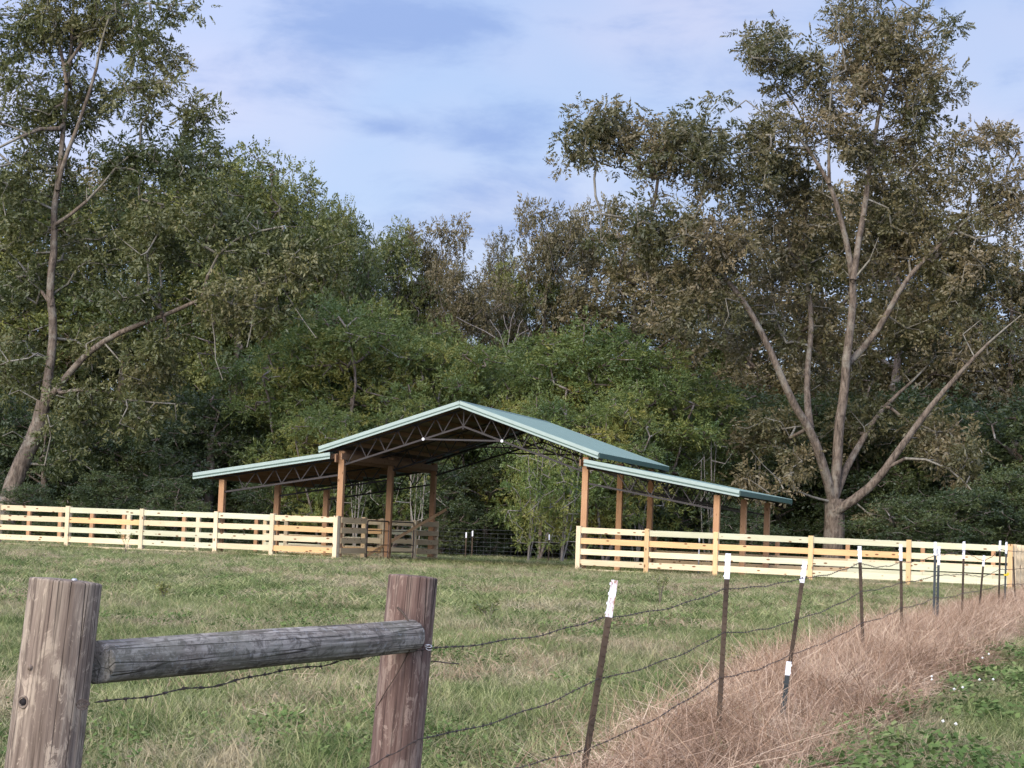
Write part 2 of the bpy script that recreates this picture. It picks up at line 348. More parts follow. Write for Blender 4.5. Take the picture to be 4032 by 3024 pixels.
def ground_mat():
    mt, nt, b = mat('meadow_soil_and_thatch', 0.95, 0.05)
    p = wpos(nt)
    n1 = noise(nt, p, 0.55, 5, 0.6, 0.5); n2 = noise(nt, p, 9.0, 6, 0.7)
    c = ramp(nt, n1, [(0.35, (0.045, 0.060, 0.022)), (0.52, (0.070, 0.072, 0.032)), (0.68, (0.12, 0.098, 0.055))])
    c = mix(nt, maprange(nt, n2, 0.35, 0.65, 0, 0.5), c, (0.035, 0.035, 0.018))
    nt.links.new(c, b.inputs['Base Color']); bump(nt, b, n2, 1.0, 0.04); return mt
M['ground'] = ground_mat()
def grassmat(name, stops, tan=None, tanrange=(0.52, 0.66), scale=0.45, trans=0.25):
    mt = bpy.data.materials.new(name); mt.use_nodes = True; nt = mt.node_tree; nt.nodes.clear(); N = nt.nodes.new
    out = N('ShaderNodeOutputMaterial'); d = N('ShaderNodeBsdfDiffuse'); t = N('ShaderNodeBsdfTranslucent')
    r = orand(nt); n = noise(nt, wpos(nt), 1.3, 3, 0.6)
    ad = N('ShaderNodeMath'); ad.operation = 'MULTIPLY_ADD'; nt.links.new(r, ad.inputs[0]); ad.inputs[1].default_value = 0.55; nt.links.new(maprange(nt, n, 0.35, 0.65, 0.0, 0.45), ad.inputs[2])
    col = ramp(nt, ad.outputs[0], stops)
    if tan:
        n2 = noise(nt, wpos(nt, (1.0, 0.55, 1)), scale, 4, 0.6, 0.6)
        rr = N('ShaderNodeMath'); rr.operation = 'MULTIPLY_ADD'; nt.links.new(r, rr.inputs[0]); rr.inputs[1].default_value = 0.16; nt.links.new(n2, rr.inputs[2])
        col = mix(nt, maprange(nt, rr.outputs[0], tanrange[0], tanrange[1], 0, 0.9), col, tan)
    nt.links.new(col, d.inputs[0]); nt.links.new(col, t.inputs[0])
    m1 = N('ShaderNodeMixShader'); m1.inputs[0].default_value = trans; nt.links.new(d.outputs[0], m1.inputs[1]); nt.links.new(t.outputs[0], m1.inputs[2])
    nt.links.new(m1.outputs[0], out.inputs[0]); return mt
M['grass'] = grassmat('meadow_grass_blades', [(0.08, (0.055, 0.088, 0.028)), (0.42, (0.165, 0.200, 0.074)), (0.92, (0.40, 0.40, 0.19))], (0.42, 0.345, 0.22), (0.58, 0.76))
M['straw'] = grassmat('straw_seed_stalks', [(0.1, (0.25, 0.20, 0.12)), (0.6, (0.33, 0.26, 0.16)), (0.9, (0.38, 0.31, 0.2))])
M['pink'] = grassmat('dead_pinkish_grass', [(0.05, (0.12, 0.075, 0.045)), (0.45, (0.33, 0.215, 0.138)), (0.95, (0.72, 0.56, 0.39))], trans=0.15)
M['dry'] = grassmat('dry_tan_grass', [(0.05, (0.17, 0.115, 0.07)), (0.5, (0.36, 0.275, 0.175)), (0.95, (0.58, 0.48, 0.32))], trans=0.15)
M['weed'] = grassmat('weed_leaves', [(0.1, (0.07, 0.115, 0.036)), (0.5, (0.13, 0.185, 0.060)), (0.9, (0.24, 0.28, 0.11))])
M['flower'] = metal('white_petals', (0.75, 0.75, 0.68), 0.8)

# ------------------------------------------------------------------ ground
def gz(x, y):
    x = np.asarray(x, float); y = np.asarray(y, float)
    t = np.where(y > 8, 1 - np.exp(-np.maximum(y - 8, 0) / 15.0), 0)
    z = 0.545 * t - 0.0045 * np.maximum(x + 4, 0) * sstep(15, 50, y) * (1 - sstep(30, 90, np.abs(x)))
    return z
def ground():
    xs = np.unique(np.concatenate([np.linspace(-900, -60, 22), np.linspace(-60, -24, 25), np.linspace(-24, 24, 161), np.linspace(24, 60, 25), np.linspace(60, 900, 22)]))
    ys = np.unique(np.concatenate([np.linspace(-400, 0, 10), np.linspace(0, 70, 221), np.linspace(70, 140, 40), np.linspace(140, 1500, 25)]))
    X, Y = np.meshgrid(xs, ys); P = np.stack([X.ravel(), Y.ravel(), np.zeros(X.size)], 1)
    Z = gz(X, Y).ravel() + 0.018 * vnoise(P * 0.9, 3) * sstep(200, 60, np.hypot(P[:, 0], P[:, 1])); P[:, 2] = Z
    nx = len(xs); I = np.arange(len(ys) - 1)[:, None] * nx + np.arange(nx - 1)[None]; I = I.ravel()
    me = npmesh('meadow_ground', P, np.stack([I, I + 1, I + nx + 1, I + nx], 1), M['ground'], True)
    tag(link('meadow_ground', me), kind='structure')
ground()

# ------------------------------------------------------------------ barn frame of reference
BO = np.array([-5.27940996, 64.37928561, 1.6 - 1.07058159]); BU = np.array([0.95699128, -0.29011669, 0]); BV = np.array([0.29011669, 0.95699128, 0]); BZ = np.array([0, 0, 1.])
BROT = math.atan2(BU[1], BU[0])
W, WL, BAY = 7.98, 4.09, 4.48
def bp(a, b, h): return BO + a * BU + b * BV + h * BZ
def local(a, b, h): return np.array([a, b, h], float)          # inside an Empty turned by BROT

def board(mb_cache, L_, H_, T_, material, key):
    k = (round(L_, 2), H_, T_, material.name)
    if k not in mb_cache:
        mb = MB(); e = 0.004
        x, y, z = L_ / 2, T_ / 2, H_ / 2
        # eased long edges
        prof = [(-y, -z + e), (-y + e, -z), (y - e, -z), (y, -z + e), (y, z - e), (y - e, z), (-y + e, z), (-y, z - e)]
        V = [(sx, p[0], p[1]) for sx in (-x, x) for p in prof]
        F = [(i, (i + 1) % 8, 8 + (i + 1) % 8, 8 + i) for i in range(8)] + [tuple(range(8))[::-1], tuple(range(8, 16))]
        mb.add(V, F); mb_cache[k] = mb.mesh(key, material)
    return mb_cache[k]
BC = {}
def put_board(name, parent, a, b, H_, T_, material, rnd_y=0.0, shift=None):
    """board from local point a to b (its long axis); parent local coordinates"""
    a = np.asarray(a, float); b = np.asarray(b, float); d = b - a; L_ = np.linalg.norm(d)
    me = board(BC, L_, H_, T_, material, name)
    c = (a + b) / 2
    o = link(name, me, parent, c)
    yaw = math.atan2(d[1], d[0]); pitch = -math.asin(d[2] / L_)
    o.rotation_euler = (rnd_y, pitch, yaw); return o
def put_post(name, parent, p, H_, w, material, sink=0.3, tilt=(0, 0)):
    """square post standing at local point p; height H_ above p"""
    k = ('post', round(H_, 2), w, material.name)
    if k not in BC:
        mb = MB(); x = w / 2; e = 0.008
        prof = [(-x + e, -x), (x - e, -x), (x, -x + e), (x, x - e), (x - e, x), (-x + e, x), (-x, x - e), (-x, -x + e)]
        V = [(p_[0], p_[1], z) for z in (-sink, H_) for p_ in prof]
        F = [(i, (i + 1) % 8, 8 + (i + 1) % 8, 8 + i) for i in range(8)] + [tuple(range(8))[::-1], tuple(range(8, 16))]
        mb.add(V, F); BC[k] = mb.mesh(name, material)
    o = link(name, BC[k], parent, p); o.rotation_euler = (tilt[0], tilt[1], 0); return o

# ------------------------------------------------------------------ the barn
def barn():
    t = empty('pole_barn', BO, BROT)
    tag(t, 'open pole barn with teal metal roof, timber posts and two lean-to wings in the pasture', 'barn')
    PW = 0.185
    for r_, (a, h) in enumerate(((-WL, 2.47), (0, 3.50), (W, 3.50), (W + WL, 2.47))):
        for k in range(3):
            put_post('post', t, local(a, k * BAY, -0.004 * max(a, 0)), h + 0.004 * max(a, 0), PW, M['barnpost'], 0.3)
    B0, B1 = -0.48, 2 * BAY + 0.5
    RA = W / 2                                  # ridge
    def roofz(a): return 5.11 - 0.331 * abs(a - RA)
    def leanz(a):
        d = (-0.23 - a) if a < 0 else (a - (W + 0.05)); return 3.41 - 0.1665 * d
    def slope(a0, a1, zf, name, extra_children):
        """ribbed sheet from a0 (high edge) to a1 (low edge)"""
        n = int(round((B1 - B0) / 0.229)); mb = MB()
        prof = []
        for i in range(n + 1):
            c = B0 + (B1 - B0) * i / n
            for db, dz in ((-0.03, 0), (-0.012, 0.019), (0.012, 0.019), (0.03, 0)):
                q = c + db
                if B0 - 1e-6 <= q <= B1 + 1e-6: prof.append((q, dz))
        V = [(a, q, zf(a) + dz - th) for th in (0, 0.006) for a in (a0, a1) for q, dz in prof]; m_ = len(prof)
        flip = a1 < a0
        F = []; F2 = []
        for i in range(m_ - 1):
            f = (i, m_ + i, m_ + i + 1, i + 1); g = tuple(2 * m_ + x for x in f)
            F.append(f if not flip else f[::-1]); F2.append(g[::-1] if not flip else g)
        me = bpy.data.meshes.new(name); me.from_pydata(V, [], F + F2); me.materials.append(M['roof']); me.materials.append(M['deck'])
        for i, p in enumerate(me.polygons): p.material_index = 0 if i < len(F) else 1
        me.update(); s = link(name, me, t)
        # purlins on the trusses
        L_ = abs(a1 - a0); k = max(2, int(round(L_ / 0.63)))
        for i in range(k + 1):
            a = a0 + (a1 - a0) * (0.03 + 0.94 * i / k)
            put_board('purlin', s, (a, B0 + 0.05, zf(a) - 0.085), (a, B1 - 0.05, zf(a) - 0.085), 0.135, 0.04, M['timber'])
        # rake trim on both gable edges: pale cap, dark groove, pale lower lip
        for bq, sg in ((B0, -1), (B1, 1)):
            for nm, off, hh, tt, mt in (('rake_trim', -0.035, 0.105, 0.022, M['trim']), ('rake_groove', -0.106, 0.040, 0.010, M['dtrim']), ('rake_trim', -0.158, 0.055, 0.018, M['trim'])):
                bb = bq + sg * tt / 2
                ln = put_board(nm, s, (a0, bb, zf(a0) + off), (a1, bb, zf(a1) + off), hh, tt, mt)
        e_ = put_board('eave_trim', s, (a1 + (0.012 if a1 > a0 else -0.012), B0 + 0.002, zf(a1) - 0.075), (a1 + (0.012 if a1 > a0 else -0.012), B1 - 0.002, zf(a1) - 0.075), 0.15, 0.02, M['dtrim'])
        return s
    slope(RA, -0.62, roofz, 'roof_slope', None); slope(RA, W + 0.50, roofz, 'roof_slope', None)
    slope(-0.23, -4.92, leanz, 'lean_to_roof', None); slope(W + 0.05, W + 4.84, leanz, 'lean_to_roof', None)
    mb = MB()
    for sg in (-1, 1): mb.bar((RA + sg * 0.001, B0 - 0.01, roofz(RA) + 0.028), (RA + sg * 0.001, B1 + 0.01, roofz(RA) + 0.028), 0.0, 0.0) if False else None
    V = [(RA - 0.16, B0 - .03, roofz(RA - .16) + .024), (RA, B0 - .03, roofz(RA) + .03), (RA + .16, B0 - .03, roofz(RA + .16) + .024)]
    V = V + [(v[0], B1 + .03, v[2]) for v in V]; V = V + [(v[0], v[1], v[2] - .006) for v in V]
    mb.add(V, [(0, 1, 4, 3), (1, 2, 5, 4), (9, 10, 7, 6), (10, 11, 8, 7), (0, 3, 9, 6), (2, 8, 11, 5), (0, 6, 7, 1), (1, 7, 8, 2)]); mb.build('ridge_cap', M['roof'], t)
    # ledger beams along the two main post rows
    for a, s in ((0, -1), (W, 1)):
        for off, h0 in ((s * 0.10, 3.25),):
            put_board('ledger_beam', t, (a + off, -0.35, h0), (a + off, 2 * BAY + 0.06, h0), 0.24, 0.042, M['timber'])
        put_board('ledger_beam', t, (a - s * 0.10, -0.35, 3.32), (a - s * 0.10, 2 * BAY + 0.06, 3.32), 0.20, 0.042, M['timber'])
        # short timber nose between lean-to roof and post
        put_board('beam_end', t, (a + s * 0.34, -0.13, 3.30), (a + s * 0.10, -0.13, 3.34), 0.15, 0.05, M['timber'])
    # steel trusses
    me_cache = {}
    def bar_part(name, parent, p, q, w, key):
        k = (name, key)
        if k not in me_cache:
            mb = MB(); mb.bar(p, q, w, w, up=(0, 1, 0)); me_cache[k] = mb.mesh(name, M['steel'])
        return link(name, me_cache[k], parent)
    for k in range(3):
        b = k * BAY
        # main truss
        mb = MB(); zt = lambda a: roofz(a) - 0.20; zb = lambda a: roofz(a) - 0.75
        for sg in (-1, 1):
            mb.bar((RA, 0, zt(RA)), (RA + sg * 4.5, 0, zt(RA + sg * 4.5)), 0.05, 0.05, up=(0, 1, 0))
        if ('mt',) not in me_cache: me_cache[('mt',)] = mb.mesh('roof_truss', M['steel'])
        tr = link('roof_truss', me_cache[('mt',)], t, (0, b, 0))
        for sg in (-1, 1):
            bar_part('bottom_chord', tr, (RA, 0, zb(RA)), (RA + sg * (RA - 0.08), 0, zb(RA + sg * (RA - 0.08))), 0.055, ('m', sg))
            for i in range(6):
                tb = RA + sg * (0.66 + 0.63 * i); tp = RA + sg * (0.28 + 0.63 * i); tq = RA + sg * (0.28 + 0.63 * (i + 1))
                if abs(tb - RA) < RA - .1:
                    bar_part('web_bar', tr, (tb, 0, zb(tb)), (tp, 0, zt(tp)), 0.028, ('m', sg, i, 0)); bar_part('web_bar', tr, (tb, 0, zb(tb)), (tq, 0, zt(tq)), 0.028, ('m', sg, i, 1))
            bar_part('web_bar', tr, (RA, 0, zb(RA)), (RA + sg * 0.28, 0, zt(RA + sg * 0.28)), 0.026, ('mc', sg))
        bar_part('king_bar', tr, (RA, 0, zb(RA)), (RA, 0, zt(RA)), 0.035, 'k')
        bar_part('collar_tie', tr, (RA - 1.29, -0.032, zb(RA - 1.29)), (RA + 1.29, -0.032, zb(RA + 1.29)), 0.05, 'c')
        if k == 0:
            for sg in (-1, 1):
                m2 = MB(); m2.tube([(RA + sg * 1.29, -0.07, zb(RA + 1.29)), (RA + sg * 1.29, -0.055, zb(RA + 1.29))], 0.045, 12); m2.build('white_node_plate', M['white'], tr)
        m3 = MB(); m3.tube([(RA, -0.02, zb(RA) - 0.03), (RA, -0.02, zb(RA) - 0.09)], [0.012, 0.05], 8); m3.build('light_socket', M['steel'], tr)
        # lean-to trusses
        for s in (-1, 1):
            A0 = 0.10; A1 = WL + 0.30
            def aa(d): return -d if s < 0 else W + d
            zt2 = lambda d: leanz(aa(d)) - 0.20; zb2 = lambda d: leanz(aa(d)) - 0.70
            key = ('lt', s)
            if key not in me_cache:
                m4 = MB(); m4.bar((aa(A0), 0, zt2(A0)), (aa(A1), 0, zt2(A1)), 0.05, 0.05, up=(0, 1, 0)); me_cache[key] = m4.mesh('lean_to_truss', M['steel'])
            tr2 = link('lean_to_truss', me_cache[key], t, (0, b, 0))
            bar_part('bottom_chord', tr2, (aa(A0), 0, zb2(A0)), (aa(WL - 0.09), 0, zb2(WL - 0.09)), 0.055, ('l', s))
            for i in range(5):
                tb = 0.74 + 0.65 * i; tp = 0.34 + 0.65 * i; tq = tp + 0.65
                bar_part('web_bar', tr2, (aa(tb), 0, zb2(tb)), (aa(tp), 0, zt2(tp)), 0.028, ('l', s, i, 0)); bar_part('web_bar', tr2, (aa(tb), 0, zb2(tb)), (aa(tq), 0, zt2(tq)), 0.028, ('l', s, i, 1))
    return t
barn()

# ------------------------------------------------------------------ board fences
RTOP = [1.40, 1.078, 0.756, 0.438, 0.15]; RH = 0.176
def ztop(a): return 1.42 - 0.0053 * max(a, 0)
def fence(name, label, pts, mats, postmat, group=None, sideoff=-1, post_above=0.02, rails=RTOP, skip_posts=(), tmat=None, rail_in_front=True, wide=0.14):
    """pts: list of (a, b) along the line in barn coordinates; five rails between neighbours, each its own board"""
    t = empty(name, BO, BROT); tag(t, label, 'fence', group)
    rr = random.Random(hash(label) % 1000 if False else len(label) * 13 + len(pts))
    P = [np.array([p[0], p[1]]) for p in pts]
    d = (P[-1] - P[0]) / np.linalg.norm(P[-1] - P[0]); nrm = np.array([d[1], -d[0]]) * sideoff * -1
    for i, p in enumerate(P):
        if i in skip_posts: continue
        z0 = ztop(p[0]) - 1.42
        q = p
        put_post('post', t, (q[0], q[1], z0), 1.42 + post_above, wide, postmat, 0.25, (rr.uniform(-.006, .006), rr.uniform(-.006, .006)))
    for i in range(len(P) - 1):
        for k, h in enumerate(rails):
            mt = mats(i, k, rr) if callable(mats) else mats
            off = nrm * (wide / 2 + 0.019)
            a, b = P[i] + off, P[i + 1] + off
            L_ = np.linalg.norm(b - a); dd = (b - a) / L_
            a2 = a + dd * 0.004; b2 = b - dd * 0.004
            z1 = ztop(P[i][0]) - 1.42 + h - RH / 2 + rr.uniform(-.008, .008); z2 = ztop(P[i + 1][0]) - 1.42 + h - RH / 2 + rr.uniform(-.008, .008)
            put_board('rail', t, (a2[0], a2[1], z1), (b2[0], b2[1], z2), RH, 0.036, mt)
    return t, P, nrm
def battens(t, P, nrm, mats, wide=0.135, skip=()):
    """upright cover boards nailed over the rail joints"""
    for i, p in enumerate(P):
        if i in skip: continue
        q = p + nrm * (0.07 + 0.039 + 0.018); z0 = ztop(p[0]) - 1.42
        mt = mats(i) if callable(mats) else mats
        key = ('batten', mt.name)
        if key not in BC:
            mb = MB(); mb.box((0, 0, 0.66), wide, 0.034, 1.56); BC[key] = mb.mesh('cover_board', mt)
        o = link('cover_board', BC[key], t, (q[0], q[1], z0)); o.rotation_euler = (0, random.uniform(-.004, .004), 0)
FL = [-17.3, -14.65, -11.97, -9.40, -6.72, -4.09, -2.14, 0.02]
def ml(i, k, rr):
    T = {(6, 1): 'pine_o', (6, 3): 'pine_o', (5, 2): 'pine_g', (3, 2): 'pine_g', (4, 2): 'pine_g', (3, 1): 'pine_o', (4, 3): 'pine_g', (2, 0): 'pine', (4, 0): 'pine_g', (5, 0): 'pine_g', (3, 0): 'pine_g'}
    return M[T.get((i, k), 'pine')]
t, P, n = fence('board_fence', 'cream pine board fence running left from the barn aisle, five rails high', [(a, -0.26) for a in FL], ml, M['pine_v'], 'front pasture board fences')
battens(t, P, n, M['pine_v'])
FR = [7.92, 10.04, 12.14, 14.96, 17.79, 20.64]
def mr_(i, k, rr):
    if k == 0: return M['pine'] if i < 1 else M['pine_g']
    if k == 1: return M['pine_o'] if i < 4 else M['pine']
    if k == 2: return M['pine'] if i < 2 else M['pine_g']
    if k == 3: return M['pine'] if i < 3 else M['pine_g']
    return M['pine']
t, P, n = fence('board_fence', 'pine board fence with an orange second rail in front of the right lean-to', [(a, -0.26) for a in FR], mr_, M['pine_v'], 'front pasture board fences')
battens(t, P, n, lambda i: M['pine_v'] if i < 1 else M['pine_ov'])
# back fence of the pens, behind the barn posts
t, P, n = fence('board_fence', 'shaded back fence of the left pen seen through the front rails under the barn', [(a, 9.3) for a in (-6.6, -4.2, -2.1, -0.1)], lambda i, k, r: M['pine'] if (i + k) % 3 else M['pine_g'], M['brown_v'], 'back fences of the pens')
t, P, n = fence('board_fence', 'grey-brown back fence of the right pen seen low through the orange-railed fence', [(a, 9.3) for a in (8.1, 10.3, 12.4, 14.8, 17.3, 19.6, 21.6)], lambda i, k, r: M['brown'] if i < 3 and k < 2 else (M['pine_g'] if k % 2 else M['pine']), M['barnpost'], 'back fences of the pens', rails=RTOP[2:])
t, P, n = fence('board_fence', 'pine cross fence inside the left pen behind the aisle gates', [(a, 5.4) for a in (-4.1, -2.0, -0.55)], lambda i, k, r: M['pine'] if (i + k) % 2 else M['pine_o'], M['pine_v'])
# bare posts of the unfinished pen at the far left
for a, b_, mt_, lab in ((-16.4, 9.3, 'barnpost', 'bare brown square post in the middle of the leftmost bay of the cream fence'), (-14.0, 7.4, 'barnpost', 'bare brown square post just left of the second cream fence post'), (-11.5, 5.2, 'barnpost', 'bare brown square post in the middle of the second bay of the cream fence'),
                        (-12.37, 9.3, 'barnpost', 'bare brown post beside a paler one near the right end of the second fence bay'), (-8.9, 3.0, 'pine_v', 'pale cream post close behind the right end of the second fence bay'), (-9.88, 9.3, 'barnpost', 'bare brown post behind the middle of the third bay of the cream fence'),
                        (-6.97, 4.4, 'pine_v', 'pale post close behind the right half of the third fence bay'), (-5.75, 6.6, 'barnpost', 'bare brown post behind the fence bay under the left lean-to')):
    o = put_post('fence_post', None, bp(a, b_, ztop(a) - 1.42), 1.38, 0.14, M[mt_], 0.3); o.rotation_euler[2] = BROT
    tag(o, lab, 'fence post', 'bare posts inside the left pen')
# aisle side of the left pen: panel with its shaded side painted in brown, two pipe gates, panel
t, P, n = fence('aisle_fence_panel', 'weathered brown board panel turning the corner at the aisle, next to the pipe gate', [(0.02, -0.12), (0.02, 2.14)], M['brown'], M['brown_v'], 'brown panels beside the aisle gates')
for h in (1.08, 0.78, 0.47):
    pass
t, P, n = fence('aisle_fence_panel', 'weathered brown board panel at the back end of the aisle behind the gates', [(0.02, 7.11), (0.02, 9.42)], M['brown'], M['pine_v'], 'brown panels beside the aisle gates')
def gate(b0, b1, label):
    t = empty('pipe_gate', bp(0.05, b0, 0.0), BROT); tag(t, label, 'gate', 'metal pipe gates of the aisle')
    L_ = b1 - b0; r = 0.12; h0, h1 = 0.10, 1.34; pts = []
    def arc(cx, cz, a0, a1): return [(0, cx + r * math.cos(R(a)), cz + r * math.sin(R(a))) for a in np.linspace(a0, a1, 6)]
    pts = arc(L_ - r, h1 - r, 0, 90) + arc(r, h1 - r, 90, 180) + arc(r, h0 + r, 180, 270) + arc(L_ - r, h0 + r, 270, 360) + [(0, L_, h1 - r - 0.001)]
    mb = MB(); mb.tube(pts, 0.024, 10, False); mb.build('gate_frame', M['gate'], t, True)
    for z in (0.32, 0.55, 1.02):
        mb = MB(); mb.tube([(0, 0.02, z), (0, L_ - 0.02, z)], 0.016, 8); mb.build('gate_bar', M['gate'], t, True)
    mb = MB(); mb.tube([(0, 0.02, 1.28), (0, 0.9, 1.30), (0.0, L_ - 0.02, 1.30)], 0.001, 4)
    for z in (0.4, 1.1):
        mb = MB(); mb.box((0, -0.03, z), 0.03, 0.07, 0.05); mb.build('hinge', M['steel'], t)
gate(2.36, 4.40, 'brown pipe gate between the shaded-in panel and the middle barn post')
gate(4.62, 6.92, 'brown pipe gate behind the middle barn post, farther down the aisle')
# end fence of the right pen, running back from the corner
t, P, n = fence('board_fence', 'board fence running back from the far right corner post', [(20.74, b_) for b_ in (-0.1, 2.3, 4.7, 7.1, 9.4)], lambda i, k, r: M['pine'], M['pine_v'], sideoff=1)
battens(t, P, n * 0, M['pine_v']) if False else None
# plank leaning on the aisle panel, brace pole behind it
def loose(name, label, cat, p, q, w, h, mt):
    p = np.asarray(p); q = np.asarray(q); o = empty(name, p); tag(o, label, cat); return o
p0 = at(1437, 2192, 69.0)
mb = MB(); mb.bar(p0 - p0, at(1757, 2006, 71.5) - p0, 0.035, 0.09); o = mb.build('leaning_plank', M['timber2'], None, loc=p0)
tag(o, 'long brown plank leaning up against the aisle fence, its end sticking out above', 'plank')

# white hydrant pipe in the right pen
def hydrant():
    base = bp(11.3, 1.3, -0.06); t = empty('water_hydrant', base); tag(t, 'thin white water pipe with curved spout standing in the right pen', 'hydrant')
    mb = MB(); mb.tube([(0, 0, -0.1), (0, 0, 0.6), (0, 0, 1.12)], 0.02, 10); mb.build('standpipe', M['galv'], t, True)
    mb = MB(); mb.tube([(0, 0, 1.12), (0.0, 0, 1.2), (-0.03, 0, 1.26), (-0.08, 0, 1.28)], 0.022, 8); mb.build('spout', M['white'], t, True)
hydrant()

# ------------------------------------------------------------------ wooden brace in the foreground
def log_mesh(name, L_, r0, r1, mt, seed, segs=72, rows=90, ncrack=10, axis='Z', ovality=0.02, chamfer=0.006):
    ang = np.linspace(0, 2 * np.pi, segs, endpoint=False); z = np.concatenate([[0, 0.0022], np.linspace(0.006, 0.994, rows - 4), [0.9978, 1]]); rg = np.random.default_rng(seed)
    A, Zz = np.meshgrid(ang, z); rad = r0 + (r1 - r0) * Zz
    P = np.stack([np.cos(A) * 1.3, np.sin(A) * 1.3, Zz * L_ * 1.6], -1)
    rad = rad * (1 + ovality * vnoise(P, seed) + 0.006 * vnoise(P * 6, seed + 1))
    rad = rad + 0.0016 * vnoise(np.stack([np.cos(A) * 9, np.sin(A) * 9, Zz * L_ * 1.2], -1), seed + 2)
    for _ in range(ncrack):
        a0 = rg.uniform(0, 2 * np.pi); c = rg.uniform(0.1, 0.95); hl = rg.uniform(0.12, 0.4); wob = 0.12 * vnoise(np.stack([Zz * 4, Zz * 0 + rg.uniform(0, 99), Zz * 0], -1), seed + 5)
        da = np.angle(np.exp(1j * (A - a0 - wob))); env = np.clip(1 - ((Zz - c) / hl) ** 2, 0, 1)
        rad = rad - rg.uniform(0.004, 0.009) * env * np.exp(-(da / 0.035) ** 2)
    rad[0] -= chamfer; rad[-1] -= chamfer
    V = np.stack([np.cos(A) * rad, np.sin(A) * rad, Zz * L_], -1).reshape(-1, 3)
    i = (np.arange(rows - 1)[:, None] * segs + np.arange(segs)[None]).ravel(); j = (np.arange(rows - 1)[:, None] * segs + (np.arange(segs)[None] + 1) % segs).ravel()
    F = [tuple(x) for x in np.stack([i, j, j + segs, i + segs], 1)]
    n0 = len(V); extra = []
    for row, zc in ((0, 0.0), (rows - 1, L_)):
        ringr = V[row * segs:(row + 1) * segs]
        inner = ringr * np.array([0.5, 0.5, 0]) + np.array([0, 0, zc + (0.004 if row else -0.004)])
        extra += list(inner); c = len(extra) - segs
        o_ = row * segs
        for k in range(segs):
            k2 = (k + 1) % segs; f = (o_ + k, o_ + k2, n0 + c + k2, n0 + c + k); F.append(f[::-1] if row == 0 else f)
        F.append(tuple(n0 + c + k for k in range(segs)) if row else tuple(n0 + c + k for k in range(segs))[::-1])
    V = np.concatenate([V, np.array(extra)])
    if axis == 'X': V = V[:, [2, 1, 0]] * np.array([1, -1, 1]) if False else np.stack([V[:, 2], V[:, 0], V[:, 1]], 1)
    me = bpy.data.meshes.new(name); me.from_pydata(V.tolist(), [], F); me.materials.append(mt)
    for p in me.polygons: p.use_smooth = len(p.vertices) == 4
    me.update(); return me
def orient(o, d, up='Z'):
    o.rotation_euler = Vector(d).to_track_quat(up, 'Y').to_euler() if up == 'Z' else Vector(d).to_track_quat('X', 'Z').to_euler()
Y1, Y2 = 6.15, 8.55
def post_from_px(name, label, top, bot, Y, wpx_top, wpx_bot, mt, seed, nc):
    a = at(*top, Y); b = at(*bot, Y - 0.02)
    d = a - b; d /= np.linalg.norm(d)
    L_ = (a[2] - (-0.15)) / d[2]; base = a - d * L_
    t = empty(name, base); orient(t, d); tag(t, label, 'fence post', 'wooden posts of the corner brace')
    rt = wpx_top / 2 / FPX * Y; rb = wpx_bot / 2 / FPX * Y
    me = log_mesh('post_shaft', L_, rb, rt, mt, seed, ncrack=nc, rows=120)
    s = link('post_shaft', me, t)
    return t, s, a, d, L_, rt
tA, sA, topA, dA, LA, rA = post_from_px('round_fence_post', 'thick brown weathered round post at the left with a bolt hole and flat top', (260, 2285), (168, 3024), Y1, 282, 300, M['oldpost'], 3, 14)
tB, sB, topB, dB, LB, rB = post_from_px('round_fence_post', 'reddish weathered round post holding the right end of the log rail', (1627, 2268), (1555, 3024), Y2, 192, 208, M['redpost'], 11, 12)
# details of the left post: bolt hole, bolt head, knot of wire
def on_post(px, py, Y, r, top, d):
    """point on the near face of a post at a pixel"""
    p = at(px, py, Y); ray = (p - EYE) / np.linalg.norm(p - EYE)
    w = p - top; w = w - ray * np.dot(w, ray); # approx: offset from the axis, seen from the camera
    ax = top + d * np.dot(p - top, d); v = p - ax; lat = v - d * np.dot(v, d)
    lat = lat - np.array([0, 1, 0]) * lat[1]; l2 = min(np.linalg.norm(lat), r * 0.98)
    return ax + lat / (np.linalg.norm(lat) + 1e-9) * l2 + np.array([0, -1, 0]) * (math.sqrt(max(r * r - l2 * l2, 0)) )
def detail(name, mesh_fn, mt, parent_t, P, smooth=True):
    mb = MB(); mesh_fn(mb, P); me = mb.mesh(name, mt, smooth)
    o = bpy.data.objects.new(name, me); scene.collection.objects.link(o)
    bpy.context.view_layer.update(); o.parent = parent_t; o.matrix_parent_inverse = parent_t.matrix_world.inverted(); return o
M['hole'] = metal('painted_hole_shade', (0.012, 0.009, 0.008), 0.9)  # near-black colour on a solid plug, painted shade of the bolt hole
rA_ = 0.112
ph = on_post(125, 2752, Y1, rA_, topA, dA)
detail('bolt_hole', lambda mb, P: mb.tube([P + np.array([0, -0.003, 0]), P + np.array([0, 0.03, 0])], 0.0105, 20), M['hole'], tA, ph)
detail('hole_rim', lambda mb, P: mb.tube([P + np.array([0.0135 * math.cos(a), -0.004, 0.0165 * math.sin(a)]) for a in np.linspace(0, 6.3, 24)], 0.0034, 6, False), M['oldpost'], tA, ph)
pb = on_post(150, 2618, Y1, rA_, topA, dA)
detail('bolt_head', lambda mb, P: mb.tube([P + np.array([0, -0.006, 0]), P + np.array([0, 0.02, 0])], [0.008, 0.0095], 16), M['oldpost'], tA, pb)
ptop = at(293, 2283, Y1 - 0.06)
detail('top_knot', lambda mb, P: mb.tube([P + np.array([0, 0, -0.004]), P + np.array([0, 0, 0.004])], [0.010, 0.007], 12), M['galv'], tA, ptop)
